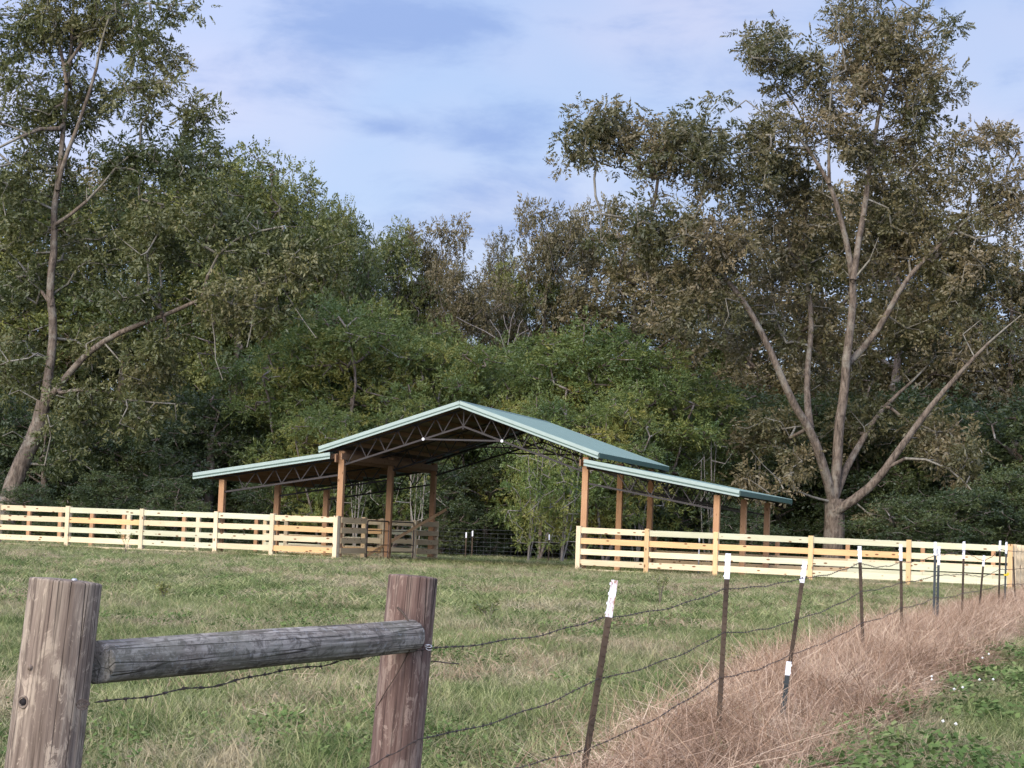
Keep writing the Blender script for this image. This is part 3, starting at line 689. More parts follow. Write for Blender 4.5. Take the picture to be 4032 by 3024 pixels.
# log rail
ra = at(372, 2608, 6.22); rb_ = at(1618, 2505, 8.43)
def rail():
    d = rb_ - ra; L_ = np.linalg.norm(d); t = empty('log_rail', ra); t.rotation_euler = Vector(d).to_track_quat('X', 'Z').to_euler()
    tag(t, 'grey lichened log rail lying level between the two round wooden posts', 'rail')
    me = log_mesh('rail_log', L_, 172 / 2 / FPX * 6.22, 128 / 2 / FPX * 8.4, M['oldrail'], 21, rows=150, ncrack=16, axis='X', ovality=0.035, chamfer=0.012)
    link('rail_log', me, t); return t
tR = rail()
# bent nails / loop hook on the rail
tt_ = np.linspace(0, 1, 400); ax_ = ra[None] + (rb_ - ra)[None] * tt_[:, None]; w_ = (ax_ - EYE); px_ = 2016 + FPX * (w_ @ CR) / (w_ @ CF)
hk = ax_[int(np.argmin(np.abs(px_ - 1262)))]; hk = hk + (EYE - hk) / np.linalg.norm(EYE - hk) * 0.075 + np.array([0, 0, -0.028])
detail('hook', lambda mb, P: mb.tube([P + np.array(q) for q in ((-0.033, 0.0, 0.062), (-0.031, -0.01, 0.03), (-0.022, -0.014, 0.006), (-0.006, -0.018, -0.004), (0.010, -0.016, 0.0), (0.013, -0.014, 0.014), (0.004, -0.012, 0.022))], [0.0022, 0.0025, 0.003, 0.0042, 0.0046, 0.0044, 0.0034], 8), M['white'], tR, hk)

# ------------------------------------------------------------------ barbed wire and T-posts
def line_x(Y): return -0.42 + 0.325 * (Y - 8.5)
def tpost_mesh(H_, tip, body_mat, tip_mat_, flip=1):
    """steel T-section post: wide front flange, rear stem, studs up the face"""
    def sect(mb, z0, z1, s=1.0):
        w, th, st = 0.0175 * s, 0.004 * s, 0.030 * s
        mb.box((0, -th / 2, (z0 + z1) / 2), 2 * w, th, z1 - z0); mb.box((0, st / 2, (z0 + z1) / 2), th * 1.4, st, z1 - z0)
    a = MB(); sect(a, -0.35, H_ - tip)
    z = 0.05
    while z < H_ - tip - 0.03: a.box((0.004 * flip, -0.0085, z), 0.016, 0.009, 0.013); a.box((0.017 * flip, 0.004, z + 0.02), 0.010, 0.009, 0.012); z += 0.054
    b = MB(); sect(b, H_ - tip, H_, 1.08)
    z = H_ - tip + 0.02
    while z < H_ - 0.01: b.box((-0.018 * flip, -0.002, z), 0.012, 0.010, 0.014); z += 0.054
    return a.mesh('post_body', body_mat), b.mesh('white_tip', tip_mat_)
TP = [  # top px, base px (photo pixels), tip length, steel, label
    ((2420, 2284), (2300, 3024), 11.24, 0.205, 'tpost', 'nearest steel T-post, rusty brown with a rust-streaked white top, leaning right'),
    ((2867, 2179), (2822, 2990), 14.2, 0.178, 'tpost', 'second steel T-post, nearly upright with a clean white top, right of the nearest one'),
    ((3170, 2210), (3085, 2780), 16.8, 0.178, 'tpost', 'thin brown steel T-post leaning behind the short grey-green post'),
    ((3384, 2150), (3398, 2570), 20.8, 0.165, 'tpost', 'steel T-post in front of the orange-railed fence, the one after the leaning thin post'),
    ((3546, 2143), (3551, 2525), 23.8, 0.19, 'tpost', 'dark steel T-post with white top two posts before the overlapping pair'),
    ((3683, 2134), (3674, 2520), 27.15, 0.18, 'tpost_b', 'taller of the two overlapping dark T-posts'),
    ((3697, 2152), (3688, 2515), 27.6, 0.25, 'tpost_b', 'shorter grey-green T-post overlapping its taller neighbour'),
    ((3796, 2132), (3788, 2400), 30.9, 0.26, 'tpost', 'dark T-post with long white top just before the low leaning one'),
    ((3875, 2187), (3855, 2400), 33.6, 0.18, 'tpost', 'low leaning T-post where the barbed wire dips in a V'),
    ((3938, 2129), (3932, 2400), 37.3, 0.19, 'tpost', 'T-post with white top left of the yellow insulator'),
    ((3963, 2134), (3953, 2440), 38.5, 0.22, 'tpost_b', 'T-post carrying the yellow insulator'),
    ((3989, 2192), (4000, 2410), 41.0, 0.0, 'tpost', 'rusty T-post without a white top in front of the fence corner'),
    ((3106, 2605), (3066, 2965), 15.0, 0.10, 'tpost_b', 'short grey-green studded T-post with a white top standing in the dead grass'),
]
TPOST = []
for (tp, bpx, Y, tip, steel, label) in TP:
    top = at(*tp, Y); low = at(*bpx, Y); d = top - low; d /= np.linalg.norm(d)
    g = float(gz(low[0], Y)); L_ = (top[2] - g) / d[2]; base = top - d * L_
    t = empty('steel_t_post', base); q = Vector(d).to_track_quat('Z', 'Y').to_matrix()
    # keep the flange facing the camera
    zx = Vector(d); xx = (Vector((0.97, 0.2, 0)) - zx * zx.dot(Vector((0.97, 0.2, 0)))).normalized(); yy = zx.cross(xx)
    t.rotation_euler = Matrix((xx, yy, zx)).transposed().to_euler()
    tag(t, label, 'T-post', 'steel T-posts of the barbed wire fence')
    b_, c_ = tpost_mesh(L_, max(tip, 0.0), M[steel], M['tip'] if Y < 13 else M['white'], flip=-1 if label.startswith('short') else 1)
    link('post_body', b_, t)
    if tip > 0: link('white_tip', c_, t)
    if 'yellow' in label and 'carrying' in label:
        mb = MB(); mb.box((0.0, -0.02, L_ - 0.62), 0.07, 0.03, 0.035); mb.box((0.03, -0.045, L_ - 0.60), 0.022, 0.05, 0.05); mb.build('insulator', M['yellow'], t)
    TPOST.append((top, base, d, L_, Y))

def strand(label, nodes, sag, seed, r=0.0026, barb=0.125, mt='wire'):
    """barbed wire through world points, sagging between them; the barbs are one part"""
    rg = random.Random(seed); pts = []
    for i in range(len(nodes) - 1):
        a, b = np.asarray(nodes[i]), np.asarray(nodes[i + 1]); n_ = max(6, int(np.linalg.norm(b - a) / 0.09)); s = sag[i] if isinstance(sag, (list, tuple)) else sag
        ph = rg.uniform(0, 6)
        for k in range(n_ + (1 if i == len(nodes) - 2 else 0)):
            u = k / n_; p = a + (b - a) * u; p = p + np.array([0, 0, -4 * s * u * (1 - u)]) + np.array([0, 0, 0.006 * math.sin(u * 17 + ph) * math.sin(u * math.pi)])
            pts.append(p)
    pts = np.array(pts); o = pts[0].copy(); t = empty('barbed_wire', o); tag(t, label, 'barbed wire', 'barbed wire strands')
    # two twisted wires
    for ph in (0, math.pi):
        L_ = np.concatenate([[0], np.cumsum(np.linalg.norm(np.diff(pts, axis=0), axis=1))]); S = np.linspace(0, L_[-1], int(L_[-1] / 0.03) + 2)
        Q = np.stack([np.interp(S, L_, pts[:, k]) for k in range(3)], 1); T = np.gradient(Q, axis=0); T /= np.linalg.norm(T, axis=1)[:, None]
        X = np.cross(T, [0, 0, 1.]); X /= np.linalg.norm(X, axis=1)[:, None]; Yv = np.cross(X, T); an = S * 60 + ph
        mb = MB(); mb.tube(Q - o + r * 0.75 * (np.cos(an)[:, None] * X + np.sin(an)[:, None] * Yv), r * 0.62, 5, False); mb.build('wire', M[mt], t, True)
    mb = MB(); s = rg.uniform(0.02, barb)
    while s < L_[-1]:
        p = np.array([np.interp(s, L_, pts[:, k]) for k in range(3)]) - o; i = min(len(Q) - 1, int(s / L_[-1] * len(Q))); Td = T[i]
        mb.tube([p - Td * 0.007, p + Td * 0.007], r * 1.9, 6)
        for _ in range(4):
            v = np.array([rg.gauss(0, 1) for _ in range(3)]); v -= Td * np.dot(v, Td) * 0.8; v /= np.linalg.norm(v); mb.tube([p, p + v * 0.014 + Td * rg.uniform(-.004, .004)], [r * 0.7, r * 0.25], 4)
        s += barb * rg.uniform(0.9, 1.1)
    if mb.n: tag(mb.build('barbs', M[mt], t), kind='stuff')
    return t
def nod(pts): return [at(x, y, Y) for x, y, Y in pts]
knotA = at(330, 2772, 6.04)
strand('top barbed wire strand running from the wooden posts along the T-post tops', nod([(375, 2765, 6.07), (1110, 2640, 7.35), (1540, 2556, 8.40), (1690, 2552, 8.42), (2374, 2432, 11.2), (2852, 2318, 14.15), (3158, 2276, 16.75), (3385, 2216, 20.75), (3547, 2212, 23.75), (3680, 2187, 27.1), (3795, 2168, 30.85), (3871, 2208, 33.5), (3938, 2164, 37.2), (3975, 2170, 41.0), (4050, 2173, 46)]), [0.01, 0.01, 0.01, 0.03, .035, .02, .03, .05, .03, .01, .012, .03, .0, .0], 1)
strand('second barbed wire strand crossing low in front of the reddish post', nod([(1380, 3060, 8.3), (1653, 2909, 8.42), (2352, 2674, 11.2), (2850, 2490, 14.15), (3130, 2440, 16.75), (3393, 2328, 20.75), (3547, 2293, 23.75), (3680, 2266, 27.1), (3794, 2262, 30.85), (3868, 2272, 33.5), (3936, 2241, 37.2), (3976, 2243, 41.0), (4050, 2236, 46)]), [0.0, .04, .04, .03, .03, .02, .02, .0, .0, .01, .0, .0], 2)
strand('third barbed wire strand half hidden in the dead grass', nod([(1640, 3080, 8.42), (2300, 2952, 11.2), (2835, 2668, 14.15), (3110, 2578, 16.75), (3398, 2450, 20.75), (3549, 2392, 23.75), (3680, 2352, 27.1), (3794, 2335, 30.85), (3934, 2305, 37.2), (3976, 2300, 41.0), (4050, 2300, 46)]), [.02, .04, .03, .03, .03, .03, .03, .02, .0, .0], 3)
strand('lowest barbed wire strand near the ground through the dead grass', nod([(2275, 3150, 11.2), (2820, 2905, 14.15), (3090, 2740, 16.75), (3400, 2560, 20.75)]), [.04, .03, .02], 4)
# tie wires on the wooden posts
def tie(label, P, r_, mt, seed, n=4, size=0.022, name='wire_tie'):
    rg = random.Random(seed); pts = []
    for k in range(n * 14):
        a = k / 14 * 2 * math.pi; pts.append((size * (1.0 + 0.2 * math.sin(a * .7 + seed)) * math.cos(a) * 1.1, -0.004 - 0.006 * (k % 7) / 7, size * 0.6 * math.sin(a) + 0.006 * math.sin(a * .37)))
    mb = MB(); mb.tube(pts, r_, 6, False); o = mb.build(name, M[mt], None, True, loc=P); tag(o, label, 'wire'); return o
tie('coil of rusty wire tied on the left wooden post where the barbed wire ends', knotA + np.array([0.0, -0.01, 0.0]), 0.0013, 'wire', 2, 5, 0.016)
tie('small wire staple loop fixing the barbed wire to the reddish post', at(1688, 2548, 8.42), 0.002, 'galv', 5, 2, 0.012)
mb = MB(); q0 = at(1565, 2392, 8.33)
mb.tube([at(x, y, Y) - q0 for x, y, Y in ((1565, 2392, 8.42), (1585, 2412, 8.40), (1605, 2440, 8.36), (1620, 2480, 8.32), (1622, 2520, 8.30), (1612, 2560, 8.33), (1590, 2605, 8.40), (1560, 2660, 8.42), (1520, 2720, 8.43), (1480, 2790, 8.50))], [0.0052, 0.005, 0.0042, 0.0038, 0.0034, 0.0028, 0.002, 0.0018, 0.0017, 0.0015], 8)
tag(mb.build('curled_vine_stem', M['tpost'], None, True, loc=q0), 'curled dry stem looped round the end of the log rail on the reddish post', 'stem')
mb = MB(); q0 = at(1700, 2604, 8.5); mb.tube([at(x, y, 8.5) - q0 for x, y in ((1696, 2603), (1730, 2606), (1760, 2610), (1808, 2614))], 0.003, 6)
tag(mb.build('wire_stub', M['wire'], None, True, loc=q0), 'short stub of rusty wire sticking out right of the reddish post', 'wire')

# ------------------------------------------------------------------ woven wire fence behind the barn
def woven():
    a = at(1560, 2190, 84.0); b = at(2500, 2265, 80.0); a[2] = 0.55; b[2] = 0.5
    t = empty('woven_wire_fence', a); tag(t, 'woven wire fence with white tipped T-posts across the end of the aisle', 'wire fence')
    d = b - a; L_ = np.linalg.norm(d); d /= L_; mb = MB()
    for z in (0.06, 0.22, 0.38, 0.54, 0.72, 0.90, 1.08, 1.22): mb.tube([np.array([0, 0, z]), d * L_ * 0.33 + np.array([0, 0, z - .02]), d * L_ * 0.66 + np.array([0, 0, z + 0.01]), d * L_ + np.array([0, 0, z])], 0.0028, 4, False)
    tag(mb.build('line_wires', M['oldgalv'], t), kind='stuff')
    mb = MB(); s = 0.0
    while s < L_: mb.tube([d * s + np.array([0, 0, 0.05]), d * s + np.array([0, 0, 1.08])], 0.0024, 4, False); s += 0.30
    tag(mb.build('stay_wires', M['oldgalv'], t), kind='stuff')
    for (px, py, tipc, lab) in ((1836, 2096, 0.22, 'left of the pair of white tipped T-posts in the wire fence beyond the aisle'), (1861, 2090, 0.22, 'taller T-post of the close pair in the wire fence beyond the aisle'), (2163, 2104, 0.22, 'lone white tipped T-post among the saplings beyond the aisle')):
        Yp = a[1] + (px - 1560) / (2500 - 1560) * (b[1] - a[1]) - 0.06
        top = at(px, py, Yp); base = np.array([top[0], top[1], 0.5]); H_ = top[2] - 0.5
        q = empty('steel_t_post', base); tag(q, lab, 'T-post', 'T-posts of the woven wire fence'); b1, c1 = tpost_mesh(H_, tipc, M['galv'] if False else M['tpost'], M['white'])
        link('post_body', b1, q, scl=(1.4, 1.4, 1)); link('white_tip', c1, q, scl=(1.4, 1.4, 1))
woven()

# ------------------------------------------------------------------ trees
def skeleton(limbs, clumps, rg, step=0.9, droop=0.0, up=0.25, wob=0.12):
    """limbs: list of (points, radii). clumps: (n,3) leaf-clump centres; each is joined to the nearest branch by a curved twig"""
    pos = []; par = []; fix = []
    for pts, rad in limbs:
        pts = np.asarray(pts, float); rad = np.asarray(rad, float)
        seg = np.linalg.norm(np.diff(pts, axis=0), axis=1); L_ = np.concatenate([[0], np.cumsum(seg)]); n_ = max(2, int(L_[-1] / step) + 1); S = np.linspace(0, L_[-1], n_)
        # smooth resample with a little wander
        Q = np.stack([np.interp(S, L_, pts[:, k]) for k in range(3)], 1); rr = np.interp(S, L_, rad)
        if n_ > 3: Q[1:-1] = 0.25 * Q[:-2] + 0.5 * Q[1:-1] + 0.25 * Q[2:]
        Q[1:] += vnoise(np.stack([S[1:] * 0.6, S[1:] * 0 + len(pos), S[1:] * 0], 1), 5)[:, None] * np.array([0.10, 0.10, 0.03]) * min(1, step)
        start = None
        if pos:
            D = np.linalg.norm(np.array(pos) - Q[0], axis=1); j = int(np.argmin(D)); start = j
        for k in range(n_):
            if k == 0 and start is not None and np.linalg.norm(np.array(pos[start]) - Q[0]) < 1e9:
                if k == 0: prev = start
                pos.append(Q[0]); par.append(prev); fix.append(rr[0]); prev = len(pos) - 1; continue
            pos.append(Q[k]); par.append(-1 if (k == 0) else prev); fix.append(rr[k]); prev = len(pos) - 1
    nl = len(pos)
    P = np.zeros((nl + len(clumps) * 7, 3)); P[:nl] = pos; n_ = nl
    order = np.argsort([np.min(np.linalg.norm(P[:nl] - c, axis=1)) for c in clumps]) if len(clumps) else []
    tips = np.zeros(len(clumps), int)
    for ci in order:
        c = clumps[ci]; D = np.linalg.norm(P[:n_] - c, axis=1) + 0.35 * np.maximum(P[:n_, 2] - c[2], 0); j = int(np.argmin(D)); d0 = np.linalg.norm(P[j] - c)
        k = int(np.clip(d0 / (step * 0.75), 1, 6)); a = P[j].copy(); prev = j; side = rg.normal(0, 1, 3) * wob * d0
        for i in range(1, k + 1):
            u = i / k; q = a + (c - a) * u + side * math.sin(math.pi * u) + np.array([0, 0, up * d0 * math.sin(math.pi * u) * 0.5])
            P[n_] = q; par.append(prev); fix.append(0.0); prev = n_; n_ += 1
        tips[ci] = prev
    P = P[:n_]; par = np.array(par); cnt = np.zeros(n_)
    cnt[tips] += 1
    for i in range(n_ - 1, -1, -1):
        if par[i] >= 0: cnt[par[i]] += cnt[i]
    rad = np.maximum(np.array(fix), 0.019 * np.maximum(cnt, 1) ** 0.38)
    rad[:nl] = np.maximum(np.array(fix)[:nl], np.minimum(rad[:nl], 0.05))
    for i in range(n_):                       # a branch is never thicker than what carries it
        if par[i] >= 0: rad[i] = min(rad[i], rad[par[i]])
    return P, par, rad, tips
def branch_mesh(name, P, par, rad, mt, rootless=False, minr=0.0):
    i = np.where((par >= 0) & (rad >= minr))[0]; a = P[par[i]]; b = P[i]; ra = np.minimum(rad[par[i]], rad[i] * 1.35); rb = rad[i]
    d = b - a; L_ = np.linalg.norm(d, axis=1)[:, None] + 1e-9; d = d / L_; ref = np.where(np.abs(d[:, 2:3]) > 0.9, np.array([[1., 0, 0]]), np.array([[0, 0, 1.]]))
    x = np.cross(d, ref); x /= np.linalg.norm(x, axis=1)[:, None]; y = np.cross(d, x)
    VV = []; FF = []; base = 0; MI = []
    for (sel, k) in ((rb > 0.06, 10), (rb <= 0.06, 4)):
        if not sel.any(): continue
        A, B, X, Y_, RA_, RB_ = a[sel], b[sel] + d[sel] * rb[sel][:, None] * 0.4, x[sel], y[sel], ra[sel], rb[sel]; n_ = len(A)
        th = np.arange(k) * 2 * np.pi / k; c = np.cos(th)[None, :, None]; s = np.sin(th)[None, :, None]
        r0 = A[:, None] + RA_[:, None, None] * (X[:, None] * c + Y_[:, None] * s); r1 = B[:, None] + RB_[:, None, None] * (X[:, None] * c + Y_[:, None] * s)
        V = np.concatenate([r0, r1], 1).reshape(-1, 3); o = (np.arange(n_) * 2 * k)[:, None]; j = np.arange(k)[None]; j2 = (j + 1) % k
        F = np.stack([o + j, o + j2, o + k + j2, o + k + j], -1).reshape(-1, 4)
        VV.append(V); FF.append(F + base); base += len(V); MI.append(np.full(len(F), 0 if k == 10 else 1))
    return npmesh(name, np.concatenate(VV), np.concatenate(FF), [mt, M['twig'] if mt in (M['bark'],) else mt], True, mat_idx=np.concatenate(MI))
def leaf_mesh(name, C, D, S, ratio, tone, mt, rg, cup=0.15):
    """one folded diamond leaf per centre C, pointing along D, length S"""
    n_ = len(C); D = D / (np.linalg.norm(D, axis=1)[:, None] + 1e-9); rnd = rg.normal(0, 1, (n_, 3)); rnd[:, 2] += 0.0
    X = np.cross(D, rnd); X /= np.linalg.norm(X, axis=1)[:, None] + 1e-9; Nn = np.cross(X, D); S = S[:, None]
    a = C - D * S * 0.5; b = C + D * S * 0.5; l = C - X * S * ratio * 0.5 + Nn * S * cup * ratio - D * S * 0.06; r = C + X * S * ratio * 0.5 + Nn * S * cup * ratio - D * S * 0.06
    V = np.stack([a, l, b, r], 1).reshape(-1, 3); o = np.arange(n_)[:, None] * 4
    F = (o[:, None, :] + np.array([[0, 3, 2, 1]])[None]).reshape(-1, 4)
    return npmesh(name, V, F, mt, False, attr={'tone': ('POINT', 'FLOAT', np.repeat(tone, 4))})
def spray_leaves(centres, out_from, rg, sprays, leaflets, size, spread, clump_tone, droop=0.25, flat=1.0):
    """compound leaves: each spray is a rachis with leaflets on both sides"""
    n_ = len(centres); c = np.repeat(centres, sprays, 0); tone = np.repeat(clump_tone, sprays)
    off = rg.normal(0, 1, c.shape); off /= np.linalg.norm(off, axis=1)[:, None]; off *= (rg.random(len(c)) ** 0.45)[:, None] * spread; off[:, 2] *= flat
    base = c + off; dirn = off / (np.linalg.norm(off, axis=1)[:, None] + 1e-9) + 0.5 * rg.normal(0, 1, c.shape); dirn[:, 2] -= droop; dirn /= np.linalg.norm(dirn, axis=1)[:, None]
    side = np.cross(dirn, rg.normal(0, 1, c.shape)); side /= np.linalg.norm(side, axis=1)[:, None]
    u = (np.arange(leaflets) // 2 + 1) / ((leaflets + 1) // 2); sg = np.where(np.arange(leaflets) % 2, 1.0, -1.0); rl = size * 2.6
    C = base[:, None] + dirn[:, None] * (u * rl)[None, :, None] + side[:, None] * (sg * size * 0.42)[None, :, None]
    D = dirn[:, None] * 0.75 + side[:, None] * sg[None, :, None] * 0.8 + rg.normal(0, 0.28, C.shape)
    S = size * rg.uniform(0.75, 1.25, C.shape[:2]); tn = np.repeat((tone + rg.normal(0, 0.10, len(tone)))[:, None], leaflets, 1) + rg.normal(0, 0.07, C.shape[:2])
    return C.reshape(-1, 3), D.reshape(-1, 3), S.ravel(), tn.ravel()
def ell_points(E, density, rg, shell=0.45, thin_above=None, thin=1.0):
    """clump centres through a union of ellipsoids, denser near the outside"""
    out = []
    for (c, r) in E:
        c = np.asarray(c, float); r = np.asarray(r, float); n_ = int((density if thin_above is None or c[2] < thin_above else density * thin) * r[0] * r[1] * r[2] * 4.19) + 3
        d = rg.normal(0, 1, (n_, 3)); d /= np.linalg.norm(d, axis=1)[:, None]; rad = shell + (1 - shell) * rg.random(n_) ** 0.7
        out.append(c + d * rad[:, None] * r)
    return np.concatenate(out)
def make_tree(root, limbs, clumps, rg, leafmat_, barkmat, sprays, leaflets, size, spread, ratio=0.36, step=0.9, flat=0.8, droop=0.25, tone_n=0.3, origin=(0, 0, 0), up=0.25):
    P, par, rad, tips = skeleton(limbs, clumps, rg, step, up=up)
    origin = np.asarray(origin)
    tk = branch_mesh('trunk', P - origin, par, rad, barkmat)
    tone = 0.5 + 0.85 * vnoise(clumps * tone_n * 1.6, 9) + rg.normal(0, 0.16, len(clumps))
    C, D, S, tn = spray_leaves(clumps - origin, None, rg, sprays, leaflets, size, spread, tone, droop, flat)
    lm = leaf_mesh('crown', C, D, S, ratio, tn, leafmat_, rg)
    a = link('trunk', tk, root); b = link('crown', lm, root); b['kind'] = 'stuff' if False else 'thing'; del b['kind']
    return a, b

def Z6(x, y, Y): return dat(1097 + x * 0.6945, y * 0.6945, Y)
def Z5(x, y, Y): return dat(x * 0.6944, y * 0.6944, Y)
def limb(fn, pts, r0, r1, Y0, Y1, root=None):
    n_ = len(pts); Yv = np.linspace(Y0, Y1, n_); P = [fn(x, y, Yv[i]) for i, (x, y) in enumerate(pts)]
    if root is not None: P = [root] + P
    return (np.array(P), np.linspace(r0 * 0.80, r1 * 0.5, len(P)) ** 1.0)
def right_pecan():
    rg = np.random.default_rng(21); Y = 90.0; b = Z6(1013, 1659, Y); root = np.array([b[0] - 0.05, Y, 0.45])
    t = empty('pecan_tree', root); tag(t, 'huge brown-leaved pecan with many rising limbs behind the right wing of the barn', 'tree')
    m1 = Z6(1012, 1565, Y)
    L = [(np.array([root + [0, 0, -0.3], root + [0.0, 0, 0.6], b, m1]), np.array([0.62, 0.50, 0.46, 0.44])),
         limb(Z6, [(1012, 1565), (990, 1500), (970, 1420), (935, 1330), (900, 1270), (850, 1160), (800, 1040), (725, 930), (640, 820), (560, 745), (480, 705), (380, 680), (290, 665)], 0.30, 0.07, 90, 86.5),
         limb(Z6, [(940, 1330), (935, 1270), (925, 1180), (942, 1060), (945, 960), (930, 850), (925, 700), (935, 580), (930, 450), (915, 330)], 0.22, 0.05, 90, 92.5),
         limb(Z6, [(1012, 1565), (1025, 1430), (1035, 1290), (1050, 1150), (1070, 1020), (1078, 920), (1070, 850), (1050, 760), (1030, 650), (1000, 560), (945, 480), (900, 425), (850, 370), (800, 320)], 0.31, 0.05, 90, 88),
         limb(Z6, [(1074, 870), (1095, 740), (1115, 600), (1130, 480), (1150, 370), (1165, 290), (1210, 210), (1270, 130), (1330, 60)], 0.19, 0.05, 89, 90.5),
         limb(Z6, [(1000, 570), (995, 480), (1000, 380), (1010, 270), (1030, 150)], 0.10, 0.04, 88.4, 88),
         limb(Z6, [(1012, 1565), (1062, 1440), (1095, 1370), (1130, 1320), (1190, 1240), (1270, 1180), (1330, 1110)], 0.24, 0.06, 90, 93),
         limb(Z6, [(1060, 1130), (1140, 1040), (1200, 950), (1230, 870), (1300, 800), (1375, 735), (1430, 670), (1500, 630), (1570, 600)], 0.20, 0.05, 90, 88.5),
         limb(Z6, [(1400, 720), (1460, 760), (1520, 735), (1580, 690)], 0.08, 0.03, 88.6, 88),
         limb(Z6, [(1020, 1590), (1100, 1545), (1180, 1460), (1250, 1345), (1340, 1235), (1410, 1150), (1500, 1060), (1600, 980)], 0.29, 0.06, 89.8, 87),
         limb(Z6, [(1180, 1455), (1240, 1408), (1330, 1430), (1420, 1490), (1470, 1560)], 0.11, 0.03, 89, 86.5),
         limb(Z6, [(1000, 1560), (900, 1540), (820, 1480), (760, 1400)], 0.08, 0.03, 89.8, 87),
         limb(Z6, [(1075, 870), (1130, 800), (1150, 740)], 0.09, 0.03, 89, 88.5)]
    E = []
    sc = 0.6945 / 4389.0
    def e(x, y, rx, ry, dY=0.0, rd=None):
        c = Z6(x, y, Y + dY); E.append((c, (rx * sc * Y, rd or min(3.6, rx * sc * Y), ry * sc * Y)))
    e(1230, 190, 215, 190, 0, 3.5); e(1120, 60, 180, 120, 0, 3.2); e(830, 190, 160, 120, -1, 2.6); e(960, 330, 190, 150, -1, 3)
    e(700, 300, 90, 70, -1.5, 2); e(330, 370, 120, 75, -3, 2.0); e(450, 440, 190, 120, -3, 2.6); e(200, 470, 100, 70, -3.4, 1.6); e(560, 400, 90, 70, -2.5, 2.0)
    e(760, 420, 140, 95, -1, 2.2); e(250, 430, 110, 70, -3, 1.6); e(1250, 360, 110, 90, 0, 2); e(620, 540, 210, 150, -2, 3); e(860, 560, 180, 160, 1, 3); e(1130, 470, 170, 140, 0, 3); e(1330, 520, 150, 140, 1, 3); e(1480, 430, 120, 80, -1, 2.2); e(1540, 620, 120, 160, -1, 2.6)
    e(450, 720, 190, 120, -3, 2.6); e(640, 800, 200, 150, -2, 3); e(900, 800, 200, 200, 2, 3); e(1180, 720, 200, 180, 2, 3); e(1420, 820, 200, 150, 0, 3)
    e(560, 960, 150, 90, -2.5, 2.2); e(760, 1060, 170, 130, 2, 2.6); e(1000, 1080, 180, 150, 3, 2.6); e(1260, 1050, 200, 160, 2, 3); e(1480, 1120, 170, 150, -1.5, 2.6)
    e(820, 1330, 150, 140, 2, 2.4); e(1100, 1310, 150, 110, 3, 2.6); e(1330, 1380, 130, 120, 1, 2.4); e(1440, 1430, 100, 90, -2.5, 1.8); e(1480, 1560, 80, 60, -3, 1.5); e(1330, 1600, 100, 50, -2, 1.6)
    e(800, 1500, 120, 60, -1.5, 1.6); e(1150, 1600, 110, 50, -1, 1.6); e(700, 1180, 120, 100, 0, 2.2); e(900, 1440, 80, 60, -1, 1.2)
    C = ell_points(E, 0.95, rg, 0.15, 14.5, 0.92)
    # uneven density: drop clumps where a slow noise is low, so sky gaps open
    keep = vnoise(C * 0.42, 31) + 0.55 * vnoise(C * 0.9, 37) > -0.30; C = C[keep]
    keep = np.min(np.linalg.norm(C[:, None, [0, 2]] - np.concatenate([l[0] for l in L[1:7]])[None][:, :, [0, 2]], axis=2), axis=1) > 0.30
    C = C[keep | (C[:, 1] > 89.0) | (rg.random(len(C)) < 0.75)]
    print('right pecan clumps', len(C))
    make_tree(t, L, C, rg, M['leaf_pecan'], M['bark'], 13, 9, 0.20, 0.52, 0.42, origin=root, flat=0.85, droop=0.35, tone_n=0.22)
right_pecan()
